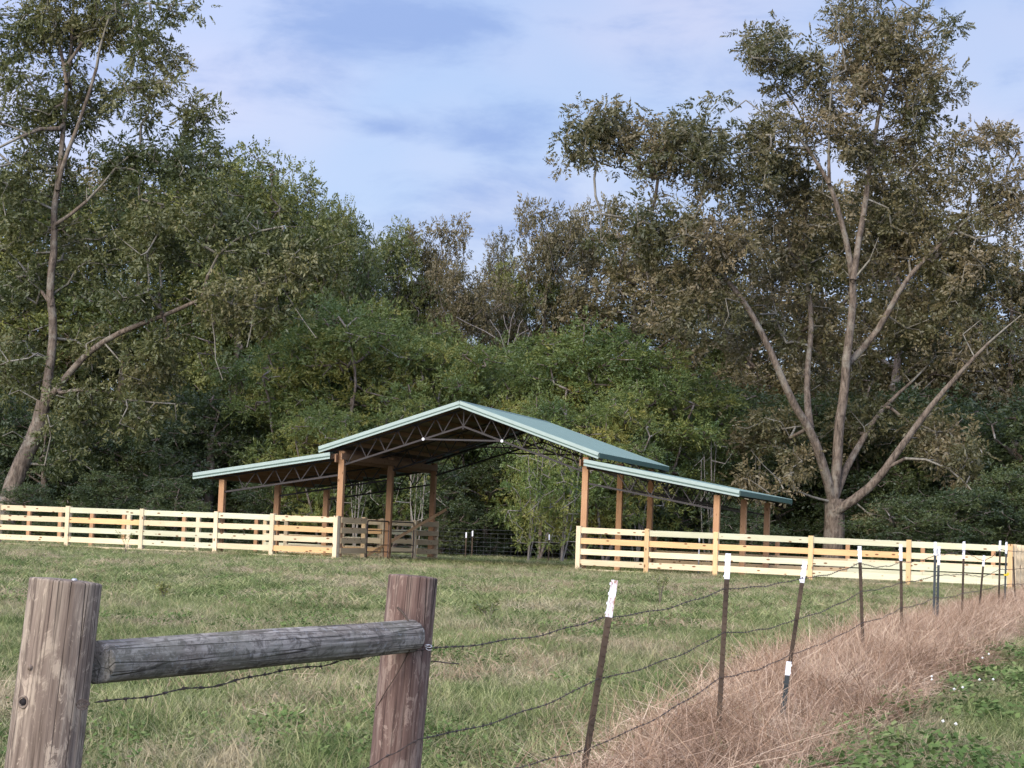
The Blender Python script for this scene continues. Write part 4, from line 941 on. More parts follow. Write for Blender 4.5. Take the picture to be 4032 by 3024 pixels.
def left_pecan():
    rg = np.random.default_rng(5); Y = 86.0; b = Z5(12, 1570, Y); root = np.array([b[0], Y, 0.5])
    t = empty('pecan_tree', root); tag(t, 'tall green pecan at the left edge with a straight trunk and one long low limb', 'tree')
    L = [(np.array([root + [0, 0, -0.3], root + [0, 0, .6], Z5(20, 1540, Y), Z5(62, 1440, Y), Z5(110, 1340, Y), Z5(140, 1255, Y)]), np.array([0.55, 0.46, 0.40, 0.36, 0.33, 0.31])),
         limb(Z5, [(140, 1255), (150, 1180), (160, 1050), (155, 900), (166, 750), (180, 600), (190, 480), (202, 350), (216, 200), (225, 80), (232, -60), (225, -200)], 0.27, 0.06, 86, 86.5),
         limb(Z5, [(180, 590), (205, 500), (235, 420), (280, 270), (318, 150), (340, 60), (355, -60), (380, -180)], 0.13, 0.05, 86, 84.5),
         limb(Z5, [(208, 260), (185, 150), (160, 30), (130, -90)], 0.12, 0.04, 86, 87),
         limb(Z5, [(210, 200), (270, 110), (330, 40), (400, 0), (520, 20), (600, 10)], 0.10, 0.03, 86, 84),
         limb(Z5, [(145, 1250), (200, 1168), (270, 1100), (345, 1048), (430, 1010), (540, 972), (620, 930), (700, 903), (800, 893), (880, 872), (950, 868)], 0.20, 0.03, 86, 82.5),
         limb(Z5, [(628, 928), (650, 860), (680, 780), (720, 742), (790, 720), (880, 705)], 0.11, 0.03, 83.5, 82.5),
         limb(Z5, [(800, 893), (770, 960), (790, 1010), (770, 1080)], 0.05, 0.02, 82.5, 81.5),
         limb(Z5, [(870, 880), (910, 950), (960, 1010), (990, 1050)], 0.04, 0.018, 82.2, 81.5),
         limb(Z5, [(640, 930), (680, 1010), (660, 1100), (700, 1180)], 0.05, 0.02, 83.2, 82),
         limb(Z5, [(185, 400), (130, 380), (70, 420), (0, 462), (-80, 500)], 0.13, 0.05, 86, 84),
         limb(Z5, [(170, 700), (240, 660), (310, 600), (350, 530), (400, 478), (470, 450)], 0.11, 0.04, 86, 84.5),
         limb(Z5, [(160, 950), (90, 860), (40, 790), (-20, 740)], 0.10, 0.04, 86, 88)]
    sc = 0.6944 / 4389.0; E = []
    def e(x, y, rx, ry, dY=0.0, rd=None):
        c = Z5(x, y, Y + dY); E.append((c, (rx * sc * Y, rd or min(3.4, rx * sc * Y), ry * sc * Y)))
    e(490, 130, 100, 110, -1.5, 2.4); e(330, 60, 160, 120, 0, 3); e(180, 90, 150, 130, 1, 3); e(60, 130, 130, 150, 1, 3); e(540, 30, 90, 30, -2, 1.5); e(250, -100, 300, 90, 0, 3)
    e(590, 370, 100, 75, -1.5, 2.2); e(500, 270, 90, 40, -1.8, 1.5); e(420, 330, 100, 80, -1, 2.4); e(250, 320, 150, 120, 1, 3); e(90, 370, 140, 130, 1, 3)
    e(620, 520, 110, 90, -2, 2.4); e(450, 520, 150, 120, -1, 3); e(260, 560, 150, 120, 2, 3); e(70, 620, 130, 150, 0, 3)
    e(720, 690, 170, 110, -3, 2.6); e(500, 730, 170, 120, -1, 3); e(300, 800, 170, 130, 2, 3); e(60, 880, 120, 140, 1, 3); e(960, 780, 160, 80, -4, 2.2); e(850, 800, 120, 80, -3.5, 2)
    e(430, 930, 150, 70, -1.5, 2.2); e(300, 1080, 120, 80, 1.5, 2.4); e(60, 1130, 120, 120, 1, 2.6); e(480, 1120, 150, 90, -1.5, 2.2); e(680, 980, 130, 60, -3.3, 1.8); e(250, 1280, 150, 110, -1, 2.4)
    e(60, 1370, 100, 90, -1, 2); e(420, 1280, 130, 90, -1, 2); e(180, 1450, 150, 70, -1, 1.8); e(860, 980, 90, 50, -4, 1.4)
    e(430, 985, 90, 35, -2.6, 1.0); e(600, 900, 110, 50, -4, 1.2); e(760, 880, 130, 45, -5, 1.2); e(900, 850, 120, 50, -5, 1.2)
    C = ell_points(E, 1.1, rg, 0.15, 14.0, 0.90)
    keep = vnoise(C * 0.42, 71) + 0.55 * vnoise(C * 0.9, 77) > -0.40; C = C[keep]
    keep = np.min(np.linalg.norm(C[:, None, [0, 2]] - np.concatenate([l[0] for l in L[0:3]])[None][:, :, [0, 2]], axis=2), axis=1) > 0.40
    low = np.min(np.linalg.norm(C[:, None, [0, 2]] - np.concatenate([L[0][0], L[1][0][:6]])[None][:, :, [0, 2]], axis=2), axis=1) > 0.9
    C = C[((keep & low) | (C[:, 1] > 86.6)) & ((C[:, 2] > 7) | low | (C[:, 1] > 87))]; C = C[C[:, 2] > 1.6]
    print('left pecan clumps', len(C))
    make_tree(t, L, C, rg, M['leaf_left'], M['bark'], 13, 9, 0.19, 0.52, 0.42, origin=root, flat=0.85, droop=0.35, tone_n=0.22)
left_pecan()

# kinds of forest trees, each built once at its own size; copies get their own Empty, trunk and crown
def hardwood(seed, H_, Wd, mt_leaf, nclump, size, lowest=0.25, sparse=-0.5):
    rg = np.random.default_rng(seed); limbs_ = [(np.array([[0, 0, -0.3], [0.1, 0, H_ * .2], [rg.uniform(-.4, .4), rg.uniform(-.4, .4), H_ * .45], [rg.uniform(-.8, .8), 0, H_ * .68], [rg.uniform(-1, 1), 0, H_ * .88]]), np.array([0.30, 0.24, 0.19, 0.12, 0.05]))]
    for k in range(9):
        a = rg.uniform(0, 6.28); z = H_ * (0.28 + 0.5 * k / 9); r_ = Wd * 0.5 * rg.uniform(0.5, 0.8); limbs_.append((np.array([[0.1, 0, z], [math.cos(a) * r_ * .5, math.sin(a) * r_ * .5, z + H_ * .08], [math.cos(a) * r_, math.sin(a) * r_, z + H_ * .13]]), np.array([0.10, 0.06, 0.03])))
    E = []
    for k in range(13):
        u = k / 12; z = H_ * (lowest + (0.93 - lowest) * u); prof = math.sin(math.pi * (0.18 + 0.72 * u)) ** 0.7; a = k * 2.4 + rg.uniform(-.5, .5); off = Wd * 0.30 * prof * (0.6 + 0.6 * rg.random())
        E.append(((math.cos(a) * off, math.sin(a) * off, z), (Wd * 0.24 * (0.7 + 0.6 * rg.random()), Wd * 0.24, H_ * 0.085)))
    tot = sum(e[1][0] * e[1][1] * e[1][2] * 4.19 for e in E); C = ell_points(E, nclump / tot, rg, 0.3); C = C[vnoise(C * 0.55, seed) > sparse]
    return limbs_, C, rg, dict(sprays=13, leaflets=7, size=size, spread=0.85, ratio=0.5)
PROTO = {}
def proto(key, data, mt_leaf, mt_bark, **kw):
    limbs_, C, rg, d = data; d = dict(d, **kw)
    P, par, rad, tips = skeleton(limbs_, C, rg, 1.1)
    tk = branch_mesh('trunk', P, par, rad, mt_bark); tone = 0.5 + 0.85 * vnoise(C * 0.45, 9) + rg.normal(0, 0.16, len(C))
    cc, D, S, tn = spray_leaves(C, None, rg, d['sprays'], d['leaflets'], d['size'], d['spread'], tone, d.get('droop', .25), d.get('flat', .75))
    PROTO[key] = (tk, leaf_mesh('crown', cc, D, S, d['ratio'], tn, mt_leaf, rg))
proto('oakA', hardwood(1, 20, 10.5, None, 430, 0.21), M['leaf_green'], M['bark_d'])
proto('oakB', hardwood(2, 20, 9.5, None, 430, 0.21), M['leaf_green'], M['bark_d'])
proto('brownA', hardwood(3, 20, 10.5, None, 420, 0.22, sparse=-0.2), M['leaf_brown'], M['bark_d'], spread=0.68)
proto('brownB', hardwood(4, 20, 9.0, None, 420, 0.21, sparse=-0.22), M['leaf_brown'], M['bark_d'], spread=0.68)
def locust(seed, H_, Wd, n):
    """small umbrella-layered tree with feathery leaves and several thin stems"""
    rg = np.random.default_rng(seed); limbs_ = []; E = []
    for k in range(3):
        a = rg.uniform(0, 6.28); x, y = math.cos(a) * 0.35, math.sin(a) * 0.35; lx, ly = math.cos(a) * Wd * .25, math.sin(a) * Wd * .25
        limbs_.append((np.array([[x, y, -0.2], [x + lx * .3, y + ly * .3, H_ * .35], [x + lx * .8, y + ly * .8, H_ * .6], [x + lx, y + ly, H_ * .74]]), np.array([0.09, 0.07, 0.045, 0.02])))
    if len(limbs_) > 1: limbs_[1][0][0] = limbs_[0][0][0]; limbs_[2][0][0] = limbs_[0][0][0]
    for k in range(16):
        u = (k + rg.random()) / 16; z = H_ * (0.22 + 0.72 * u); pr = math.sin(math.pi * (0.25 + 0.66 * u)) ** 0.6; a = k * 2.4; off = Wd * 0.33 * pr * (.4 + .8 * rg.random())
        E.append(((math.cos(a) * off, math.sin(a) * off, z), (Wd * 0.20, Wd * 0.20, H_ * 0.06)))
    tot = sum(e[1][0] * e[1][1] * e[1][2] * 4.19 for e in E); C = ell_points(E, n / tot, rg, 0.2)
    return limbs_, C, rg, dict(sprays=11, leaflets=12, size=0.14, spread=0.62, ratio=0.34, droop=0.15, flat=0.7)
proto('locustA', locust(11, 10, 6.5, 300), M['leaf_locust'], M['bark_d'])
proto('locustB', locust(12, 10, 7.0, 300), M['leaf_locust'], M['bark_d'])
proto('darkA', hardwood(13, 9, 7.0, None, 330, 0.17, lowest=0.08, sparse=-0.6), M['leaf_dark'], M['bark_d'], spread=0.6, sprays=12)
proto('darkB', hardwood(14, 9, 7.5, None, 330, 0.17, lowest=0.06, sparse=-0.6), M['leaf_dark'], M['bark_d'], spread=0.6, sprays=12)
def sapling(seed, H_, lean, n, nst=4, lo=0.45, wide=0.9):
    rg = np.random.default_rng(seed); limbs_ = []; C = []
    for k in range(nst):
        a = rg.uniform(0, 6.28); x = 0.0 if k == 0 else rg.uniform(-.5, .5); y = rg.uniform(-.3, .3); dx, dy = lean * rg.uniform(-.6, 1.2), rg.uniform(-.6, .6); h = H_ * rg.uniform(.8, 1.05)
        limbs_.append((np.array([[x * .3, y * .3, -0.2], [x + dx * .25, y + dy * .25, h * .3], [x + dx * .7, y + dy * .7, h * .65], [x + dx, y + dy, h]]), np.array([0.065, 0.05, 0.035, 0.015])))
        for _ in range(n // nst):
            u = rg.uniform(lo, 1.03); p = np.array([x + dx * u, y + dy * u, h * u]); v = rg.normal(0, 1, 3) * [wide, wide, 0.4] + [(-0.9 if lo < .3 and u < .5 else 0), 0, 0]; C.append(p + v)
    for l in limbs_[1:]: l[0][0] = limbs_[0][0][0]
    return limbs_, np.array(C), rg, dict(sprays=8, leaflets=7, size=0.15, spread=0.5, ratio=0.5)
proto('saplingA', sapling(31, 7, 1.0, 84, 3, 0.22, 1.1), M['leaf_bright'], M['bark_p'], size=0.17, sprays=9); proto('saplingB', sapling(32, 7, -1.2, 34, 5), M['leaf_dark'], M['bark_p'])
def copy_tree(name, key, loc, h, hw, rz, label, cat, group, leaf=None, sx=1.0):
    t = empty(name, loc, rz); tag(t, label, cat, group); s = h / hw; t.scale = (s * sx, s * sx, s)
    a = link('trunk', PROTO[key][0], t); b = link('crown', PROTO[key][1], t)
    return t
def plant(name, key, native_h, x, ytop, Y, label, cat, group, sx=1.0, rz=None, name_i=0):
    """x, ytop: where its top shows in the photograph (2212 px wide copy); stands on the ground Y metres off"""
    top = dat(x, ytop, Y); g = float(gz(top[0], Y)); h = (top[2] - g) / 1.07
    return copy_tree(name, key, (top[0], Y, g), h, native_h, random.uniform(0, 6.28) if rz is None else rz, label, cat, group, sx=sx)
LM = [(-200, 'beyond the left frame edge'), (-90, 'just outside the left frame edge'), (0, 'at the left end of the cream fence'), (80, 'behind the first bay of the cream fence'), (160, 'behind the second post of the cream fence'), (250, 'behind the second bay of the cream fence'), (330, 'behind the third post of the cream fence'), (420, 'left of the left lean-to roof tip'), (500, 'over the outer left barn post'), (590, 'over the middle of the left lean-to'), (680, 'left of the main left eave'), (770, 'over the left roof slope'), (860, 'between the first two main posts'), (950, 'in the left of the aisle opening'), (1040, 'under the roof peak'), (1130, 'in the right of the aisle opening'), (1220, 'left of the right main post'), (1300, 'under the right main eave'), (1390, 'over the right lean-to'), (1480, 'over the outer part of the right lean-to'), (1570, 'by the outer right barn post'), (1660, 'at the tip of the right lean-to roof'), (1740, 'just left of the huge pecan trunk'), (1830, 'just right of the huge pecan trunk'), (1920, 'behind the last full bay of the right fence'), (2000, 'behind the overlapping T-posts'), (2090, 'behind the low leaning T-post'), (2180, 'behind the far right corner post'), (2280, 'just outside the right frame edge'), (2380, 'beyond the right frame edge')]
def where(x): return min(LM, key=lambda q: abs(q[0] - x))[1]
G1 = 'tall hardwoods of the wood behind'
tall = [(545, 280, 104, 'oakA', .75, 'green hardwood rising just right of the left pecan'), (640, 322, 108, 'oakB', .62, 'rounded green hardwood second along the falling skyline at left'),
        (712, 382, 104, 'oakA', .62, 'green hardwood third along the falling skyline, below the first two'), (765, 398, 100, 'oakB', .5, 'bright green hardwood with a pointed shoot at the low end of the left skyline'),
        (862, 440, 112, 'oakA', .55, 'dark green hardwood left of the olive round top in mid skyline'), (950, 415, 114, 'brownA', .52, 'olive-brown round-topped hardwood in the middle of the skyline'),
        (1000, 520, 106, 'brownA', .6, 'reddish brown hardwood above the bleached dead branches'), (1085, 470, 118, 'brownB', .42, 'thin sparse-leaved hardwood at the sky gap right of centre'),
        (1185, 372, 112, 'brownA', .48, 'olive hardwood at the left foot of the huge pecan'), (1275, 385, 116, 'brownB', .6, 'olive-brown hardwood behind the left arm of the huge pecan'),
        (1370, 440, 112, 'brownA', 1.0, 'brown hardwood behind the fork of the huge pecan'), (1500, 500, 118, 'oakA', 1.0, 'hardwood behind the left limb of the huge pecan'), (1050, 570, 110, 'brownB', .6, 'brown hardwood closing the low notch of the skyline above the dead branches'), (1130, 530, 113, 'oakA', .55, 'dark hardwood just right of the skyline notch'), (600, 420, 112, 'oakB', .8, 'green hardwood filling the left skyline below the rounded one'), (735, 520, 108, 'oakA', .9, 'dark green hardwood low behind the feathery trees at left'), (890, 560, 116, 'brownA', .9, 'brown hardwood low in the middle of the wood above the barn'), (1640, 540, 114, 'brownB', 1.0, 'brown hardwood behind the middle of the huge pecan'),
        (1790, 330, 118, 'brownA', 1.0, 'brown hardwood behind the trunk top of the huge pecan'), (1930, 300, 112, 'brownB', 1.0, 'olive hardwood filling the gap right of the pecan top'), (2060, 520, 116, 'brownA', 1.0, 'brown hardwood behind the right arm of the pecan'),
        (2190, 470, 112, 'brownB', 1.0, 'brown hardwood at the right frame edge'), (430, 270, 112, 'oakB', 1.05, 'green hardwood behind the right side of the left pecan'), (300, 330, 108, 'oakA', 1.1, 'green hardwood behind the left pecan trunk'),
        (150, 300, 112, 'brownB', 1.1, 'olive hardwood behind the upper left trunk'), (10, 330, 108, 'oakB', 1.1, 'green hardwood at the left frame edge'), (-140, 300, 112, 'oakA', 1.1, 'green hardwood just outside the left edge'), (2340, 480, 116, 'oakB', 1.1, 'green hardwood just outside the right edge')]
for (x, y, Y, k, sx, lab) in tall: plant('hardwood_tree', k, 20, x, y, Y, lab, 'tree', G1, sx * 1.15)
for i, x in enumerate(range(-250, 2500, 125)):
    plant('hardwood_tree', ('oakA', 'brownB', 'oakB', 'brownA')[i % 4], 20, x, (840 if 880 < x < 1400 else (720 if x >= 1400 else 640)) + (i * 37) % 60, 128 + (i * 7) % 11, 'tall hardwood deep in the wood ' + where(x), 'tree', 'deep rows of the wood', 1.35)
G2 = 'feathery yellow-green trees behind the barn'
loc_ = [(600, 735, 96, 'locustB', .9, 'feathery green tree lowest left of the yellow-green group'), (668, 700, 93, 'locustA', .9, 'feathery green tree left of the tallest yellow-green crown'), (758, 640, 92, 'locustB', 1.0, 'tallest feathery yellow-green tree left above the barn roof'), (835, 662, 96, 'locustA', .85, 'feathery green tree on the right shoulder of the tallest one'),
        (905, 730, 94, 'locustB', .85, 'blue-green feathery tree left above the roof peak'), (965, 705, 98, 'locustA', .85, 'feathery tree under the bleached dead branches'), (1040, 765, 92, 'locustA', .9, 'yellowish feathery tree right above the roof peak'), (1120, 735, 97, 'locustB', .95, 'feathery tree behind the roof peak'),
        (1210, 730, 93, 'locustA', .95, 'feathery tree between roof peak and the bright crown at right'), (1305, 690, 93, 'locustB', 1.05, 'bright feathery crown above the right roof slope'), (1400, 760, 91, 'locustA', 1.0, 'feathery tree left of the huge pecan limb'), (1500, 800, 95, 'locustB', 1.0, 'feathery tree seen between the left limbs of the huge pecan'),
        (870, 880, 88, 'locustA', .9, 'low feathery tree touching the left roof slope'), (700, 890, 87, 'locustB', .9, 'low feathery tree above the left wing of the barn'), (1180, 860, 87, 'locustB', .9, 'low feathery tree above the right roof slope'), (1330, 860, 87, 'locustA', .9, 'low feathery tree above the right eave')]
for (x, y, Y, k, sx, lab) in loc_: plant('feathery_tree', k, 10, x, y - 42, Y, lab, 'tree', G2, sx * 1.15)
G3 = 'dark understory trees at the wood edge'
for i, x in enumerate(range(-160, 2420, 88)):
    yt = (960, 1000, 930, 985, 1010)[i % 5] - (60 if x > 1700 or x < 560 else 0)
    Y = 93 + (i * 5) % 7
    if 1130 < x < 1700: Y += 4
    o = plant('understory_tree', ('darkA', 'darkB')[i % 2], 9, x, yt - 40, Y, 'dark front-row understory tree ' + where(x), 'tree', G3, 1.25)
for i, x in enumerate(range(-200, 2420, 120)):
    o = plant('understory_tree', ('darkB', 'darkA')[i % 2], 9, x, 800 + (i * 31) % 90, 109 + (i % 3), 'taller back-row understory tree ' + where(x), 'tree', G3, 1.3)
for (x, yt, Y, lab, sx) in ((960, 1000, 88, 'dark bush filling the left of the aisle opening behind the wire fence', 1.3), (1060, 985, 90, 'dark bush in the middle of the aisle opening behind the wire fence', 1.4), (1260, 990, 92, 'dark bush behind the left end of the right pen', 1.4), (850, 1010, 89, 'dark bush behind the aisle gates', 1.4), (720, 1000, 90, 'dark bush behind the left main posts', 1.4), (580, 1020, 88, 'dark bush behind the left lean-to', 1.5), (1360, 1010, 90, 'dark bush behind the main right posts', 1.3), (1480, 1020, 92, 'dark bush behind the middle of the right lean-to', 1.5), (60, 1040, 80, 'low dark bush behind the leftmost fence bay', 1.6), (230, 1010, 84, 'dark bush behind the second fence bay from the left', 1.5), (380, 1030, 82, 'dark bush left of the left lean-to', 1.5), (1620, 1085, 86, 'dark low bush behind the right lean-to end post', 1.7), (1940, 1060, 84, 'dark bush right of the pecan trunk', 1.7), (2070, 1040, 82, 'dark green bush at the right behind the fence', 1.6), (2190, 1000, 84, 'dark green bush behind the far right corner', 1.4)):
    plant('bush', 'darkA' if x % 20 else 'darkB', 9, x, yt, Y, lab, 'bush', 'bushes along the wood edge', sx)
G4 = 'thin saplings at the wood edge'
for (x, yt, Y, k, lab, sx) in ((1150, 940, 81, 'saplingA', 'bright leafy sapling with bare forked stems in the aisle opening', 0.7), (1222, 920, 82, 'saplingA', 'leafy sapling close to the left of the right fence corner', .9), (1010, 1010, 90, 'saplingB', 'thin grey sapling left in the aisle opening', .8), (905, 940, 82, 'saplingB', 'pale forked sapling behind the third barn post', .8), (775, 950, 86, 'saplingB', 'pale sapling stems seen under the left lean-to', .8),
                             (1385, 930, 88, 'saplingB', 'pale sapling stems under the right lean-to', .9), (1450, 900, 92, 'saplingB', 'tall pale saplings above the right lean-to roof', .8), (1540, 920, 90, 'saplingB', 'pale saplings left of the outer right barn post', .8), (1330, 950, 90, 'saplingB', 'leafy sapling between the right main posts', .9), (1640, 960, 93, 'saplingB', 'pale saplings behind the end of the right lean-to', .8), (690, 960, 92, 'saplingB', 'pale sapling behind the left lean-to', .8)):
    plant('sapling', k, 7, x, yt, Y, lab, 'sapling', G4, sx, rz=(0.0 if k == 'saplingA' else None))
def dead():
    Y = 103.0; root = dat(1090, 900, Y); root[2] = 0.5
    t = empty('dead_tree', root); tag(t, 'bleached bare dead branches standing above the feathery trees', 'dead tree')
    S = lambda pts, r0, r1: limb(lambda x, y, YY: dat(x, y, YY), pts, r0, r1, Y, Y)
    L = [(np.array([root, dat(1092, 900, Y), dat(1095, 760, Y)]), np.array([0.10, .08, .055])), S([(1095, 770), (1088, 735), (1078, 710), (1063, 700)], .045, .02), S([(1095, 765), (1100, 720), (1105, 690)], .04, .02), S([(1095, 765), (1118, 730), (1122, 700)], .06, .02), S([(1097, 765), (1140, 745), (1145, 715)], .06, .025),
         S([(1085, 740), (1050, 715), (1010, 700), (985, 685)], .04, .015), S([(1110, 740), (1125, 720), (1142, 712)], .035, .015), S([(1100, 720), (1090, 700), (1088, 680)], .03, .012)]
    P, par, rad, tips = skeleton(L, np.array([dat(1058, 690, Y), dat(1130, 690, Y), dat(1112, 672, Y)]), np.random.default_rng(2), 0.5)
    link('trunk', branch_mesh('trunk', P - root, par, rad, M['deadwood']), t)
dead()

# ------------------------------------------------------------------ grass
def blades(seed, n, hmin, hmax, w, spread, lean, mt, name, segs=3, seedhead=False, curl=0.0):
    rg = np.random.default_rng(seed); V = []; F = []
    for _ in range(n):
        a = rg.uniform(0, 6.28); r = spread * math.sqrt(rg.random()); p = np.array([math.cos(a) * r, math.sin(a) * r, -0.01]); h = rg.uniform(hmin, hmax); d = rg.uniform(0, 6.28); ln = abs(rg.normal(lean, lean * .5)); dv = np.array([math.cos(d), math.sin(d), 0]); sd_ = np.array([-dv[1], dv[0], 0]); tw = rg.uniform(-1.2, 1.2); sd_ = sd_ * math.cos(tw) + dv * math.sin(tw)
        b = len(V); cu = rg.normal(0, curl) if curl else 0.0; cv = np.cross(dv, [0, 0, 1.]); wz = rg.normal(0, curl * 0.5) if curl else 0.0
        for k in range(segs + 1):
            u = k / segs; c = p + dv * (ln * h * u * u) + cv * (cu * h * math.sin(u * 4.2)) + np.array([0, 0, max(0.01, h * u * (1 - 0.28 * ln * u) + wz * h * math.sin(u * 5) * u)]); ww = w * (1 - u) ** 0.7 if not seedhead else w * (0.35 + (1.6 if u > 0.7 else 0))
            if k == segs and not seedhead: V.append(c)
            else: V += [c - sd_ * ww / 2, c + sd_ * ww / 2]
        for k in range(segs):
            i = b + 2 * k
            if k == segs - 1 and not seedhead: F.append((i, i + 1, i + 2))
            else: F.append((i, i + 1, i + 3, i + 2))
    me = bpy.data.meshes.new(name); me.from_pydata([tuple(v) for v in V], [], F); me.materials.append(mt); me.update()
    return bpy.data.objects.new(name, me)
def leafy(seed, n, h, size, mt, name, flowers=0):
    rg = np.random.default_rng(seed); V = []; F = []; mi = []
    for _ in range(n):
        a = rg.uniform(0, 6.28); r = 0.10 * math.sqrt(rg.random()); z = h * rg.uniform(0.15, 1); c = np.array([math.cos(a) * r, math.sin(a) * r, z]); d = np.array([math.cos(a), math.sin(a), rg.uniform(-.2, .5)]) + rg.normal(0, .35, 3); d /= np.linalg.norm(d); s = np.cross(d, [0, 0, 1.]) + rg.normal(0, .2, 3); s /= np.linalg.norm(s); L_ = size * rg.uniform(.6, 1.3); b = len(V)
        V += [c - d * L_ / 2, c + s * L_ * .3, c + d * L_ / 2, c - s * L_ * .3]; F.append((b, b + 1, b + 2, b + 3)); mi.append(0)
    for _ in range(flowers):
        c = np.array([rg.normal(0, .05), rg.normal(0, .05), h * rg.uniform(.95, 1.15)]); b = len(V); q = 0.012
        V += [c + [-q, 0, 0], c + [0, -q, 0], c + [q, 0, 0], c + [0, q, 0], c + [0, 0, q], c + [0, 0, -q]]; F += [(b, b + 1, b + 4), (b + 1, b + 2, b + 4), (b + 2, b + 3, b + 4), (b + 3, b, b + 4), (b + 1, b, b + 5), (b + 2, b + 1, b + 5), (b + 3, b + 2, b + 5), (b, b + 3, b + 5)]; mi += [1] * 8
    me = bpy.data.meshes.new(name); me.from_pydata([tuple(v) for v in V], [], F); me.materials.append(mt); me.materials.append(M['flower'])
    for p, k in zip(me.polygons, mi): p.material_index = k
    me.update(); return bpy.data.objects.new(name, me)
def scatter(name, label, pts, scale, variants, seed, tilt=0.15):
    rg = np.random.default_rng(seed); n = len(pts); me = bpy.data.meshes.new(name + '_points'); me.vertices.add(n); me.vertices.foreach_set('co', np.asarray(pts, np.float32).ravel())
    def at_(nm, typ, v, key):
        a = me.attributes.new(nm, typ, 'POINT'); a.data.foreach_set(key, np.asarray(v).ravel())
    at_('rot', 'FLOAT_VECTOR', np.stack([rg.normal(0, tilt, n), rg.normal(0, tilt, n), rg.uniform(0, 6.28, n)], 1).astype(np.float32), 'vector')
    at_('scl', 'FLOAT_VECTOR', np.asarray(scale, np.float32), 'vector'); at_('idx', 'INT', rg.integers(0, len(variants), n).astype(np.int32), 'value'); me.update()
    o = link(name, me); tag(o, label, kind='stuff')
    ng = bpy.data.node_groups.new(name + '_scatter', 'GeometryNodeTree'); ng.interface.new_socket('Geometry', in_out='INPUT', socket_type='NodeSocketGeometry'); ng.interface.new_socket('Geometry', in_out='OUTPUT', socket_type='NodeSocketGeometry')
    N = ng.nodes.new; L = ng.links.new; gi = N('NodeGroupInput'); go = N('NodeGroupOutput'); ip = N('GeometryNodeInstanceOnPoints'); jn = N('GeometryNodeJoinGeometry')
    for v in variants:
        oi = N('GeometryNodeObjectInfo'); oi.inputs['Object'].default_value = v; oi.inputs['As Instance'].default_value = True; L(oi.outputs['Geometry'], jn.inputs[0])
    def na(nm, typ):
        a = N('GeometryNodeInputNamedAttribute'); a.data_type = typ; a.inputs['Name'].default_value = nm; return a.outputs['Attribute']
    L(gi.outputs[0], ip.inputs['Points']); L(jn.outputs[0], ip.inputs['Instance']); ip.inputs['Pick Instance'].default_value = True
    L(na('idx', 'INT'), ip.inputs['Instance Index']); L(na('rot', 'FLOAT_VECTOR'), ip.inputs['Rotation']); L(na('scl', 'FLOAT_VECTOR'), ip.inputs['Scale']); L(ip.outputs[0], go.inputs[0])
    md = o.modifiers.new('scatter', 'NODES'); md.node_group = ng; return o
def field_pts(n, y0, y1, half, seed, power=1.0, x0=0.0):
    """points over a wedge of ground wider than the view, evenly or denser near"""
    rg = np.random.default_rng(seed); u = rg.random(n); Y = (y0 ** power + u * (y1 ** power - y0 ** power)) ** (1 / power); X = (rg.random(n) * 2 - 1) * half * (Y + 6) + x0
    return X, Y
def infield(X, Y): off = X - line_x(Y); return (off < -0.35)
def strip(X, Y): off = X - line_x(Y); return off
TG = [blades(s, 14, 0.05, 0.16, 0.009, 0.09, 1.2, M['grass'], 'grass_tuft', 4, curl=0.25) for s in range(5)]
TF = [blades(s + 20, 12, 0.05, 0.16, 0.022, 0.13, 1.1, M['grass'], 'grass_tuft', 3, curl=0.25) for s in range(5)]
X, Y = field_pts(52000, 9.5, 30, 0.285, 1, 1.25); off = strip(X, Y); k = (off < -0.10) | (off > 0.70) | (np.random.default_rng(8).random(len(X)) < 0.22); X, Y = X[k], Y[k]
def hmap(X, Y): return 1.0 + 0.45 * vnoise(np.stack([X * 0.8, Y * 0.5, X * 0], 1), 12) + 0.25 * vnoise(np.stack([X * 2.5, Y * 2.0, X * 0], 1), 13)
h = hmap(X, Y)[:, None] * np.random.default_rng(3).uniform(.75, 1.3, (len(X), 1)); scatter('meadow_grass', 'short mixed green and tan pasture grass of the near field', np.stack([X, Y, gz(X, Y)], 1), np.concatenate([np.ones_like(h) * 1.1, np.ones_like(h) * 1.1, h], 1), TG, 5)
X, Y = field_pts(62000, 29, 96, 0.285, 2, 1.0); off = strip(X, Y); k = ((off < -0.2) | (off > 1.0) | (Y > 58)); X, Y = X[k], Y[k]
h = hmap(X, Y)[:, None] * np.random.default_rng(4).uniform(.75, 1.3, (len(X), 1)) * (1.1); scatter('meadow_grass', 'short green pasture grass of the far field up to the barn', np.stack([X, Y, gz(X, Y)], 1), np.concatenate([np.ones_like(h) * 1.25, np.ones_like(h) * 1.25, h], 1), TF, 6)
# ranker grass left standing along the board fences and posts
rg = np.random.default_rng(66); n = 5200; a_ = np.where(rg.random(n) < 0.5, rg.uniform(-16, 0.3, n), rg.uniform(7.6, 21, n)); b_ = rg.normal(-0.42, 0.16, n); P_ = BO[None] + a_[:, None] * BU + b_[:, None] * BV; P_[:, 2] = gz(P_[:, 0], P_[:, 1])
hh = rg.uniform(0.8, 1.9, n) * (1 + 0.4 * vnoise(np.stack([a_ * 0.9, a_ * 0, a_ * 0], 1), 14))
scatter('fence_line_grass', 'taller ragged grass along the foot of the board fences', P_, np.stack([np.full(n, 1.1), np.full(n, 1.1), hh], 1), TF, 25, 0.3)
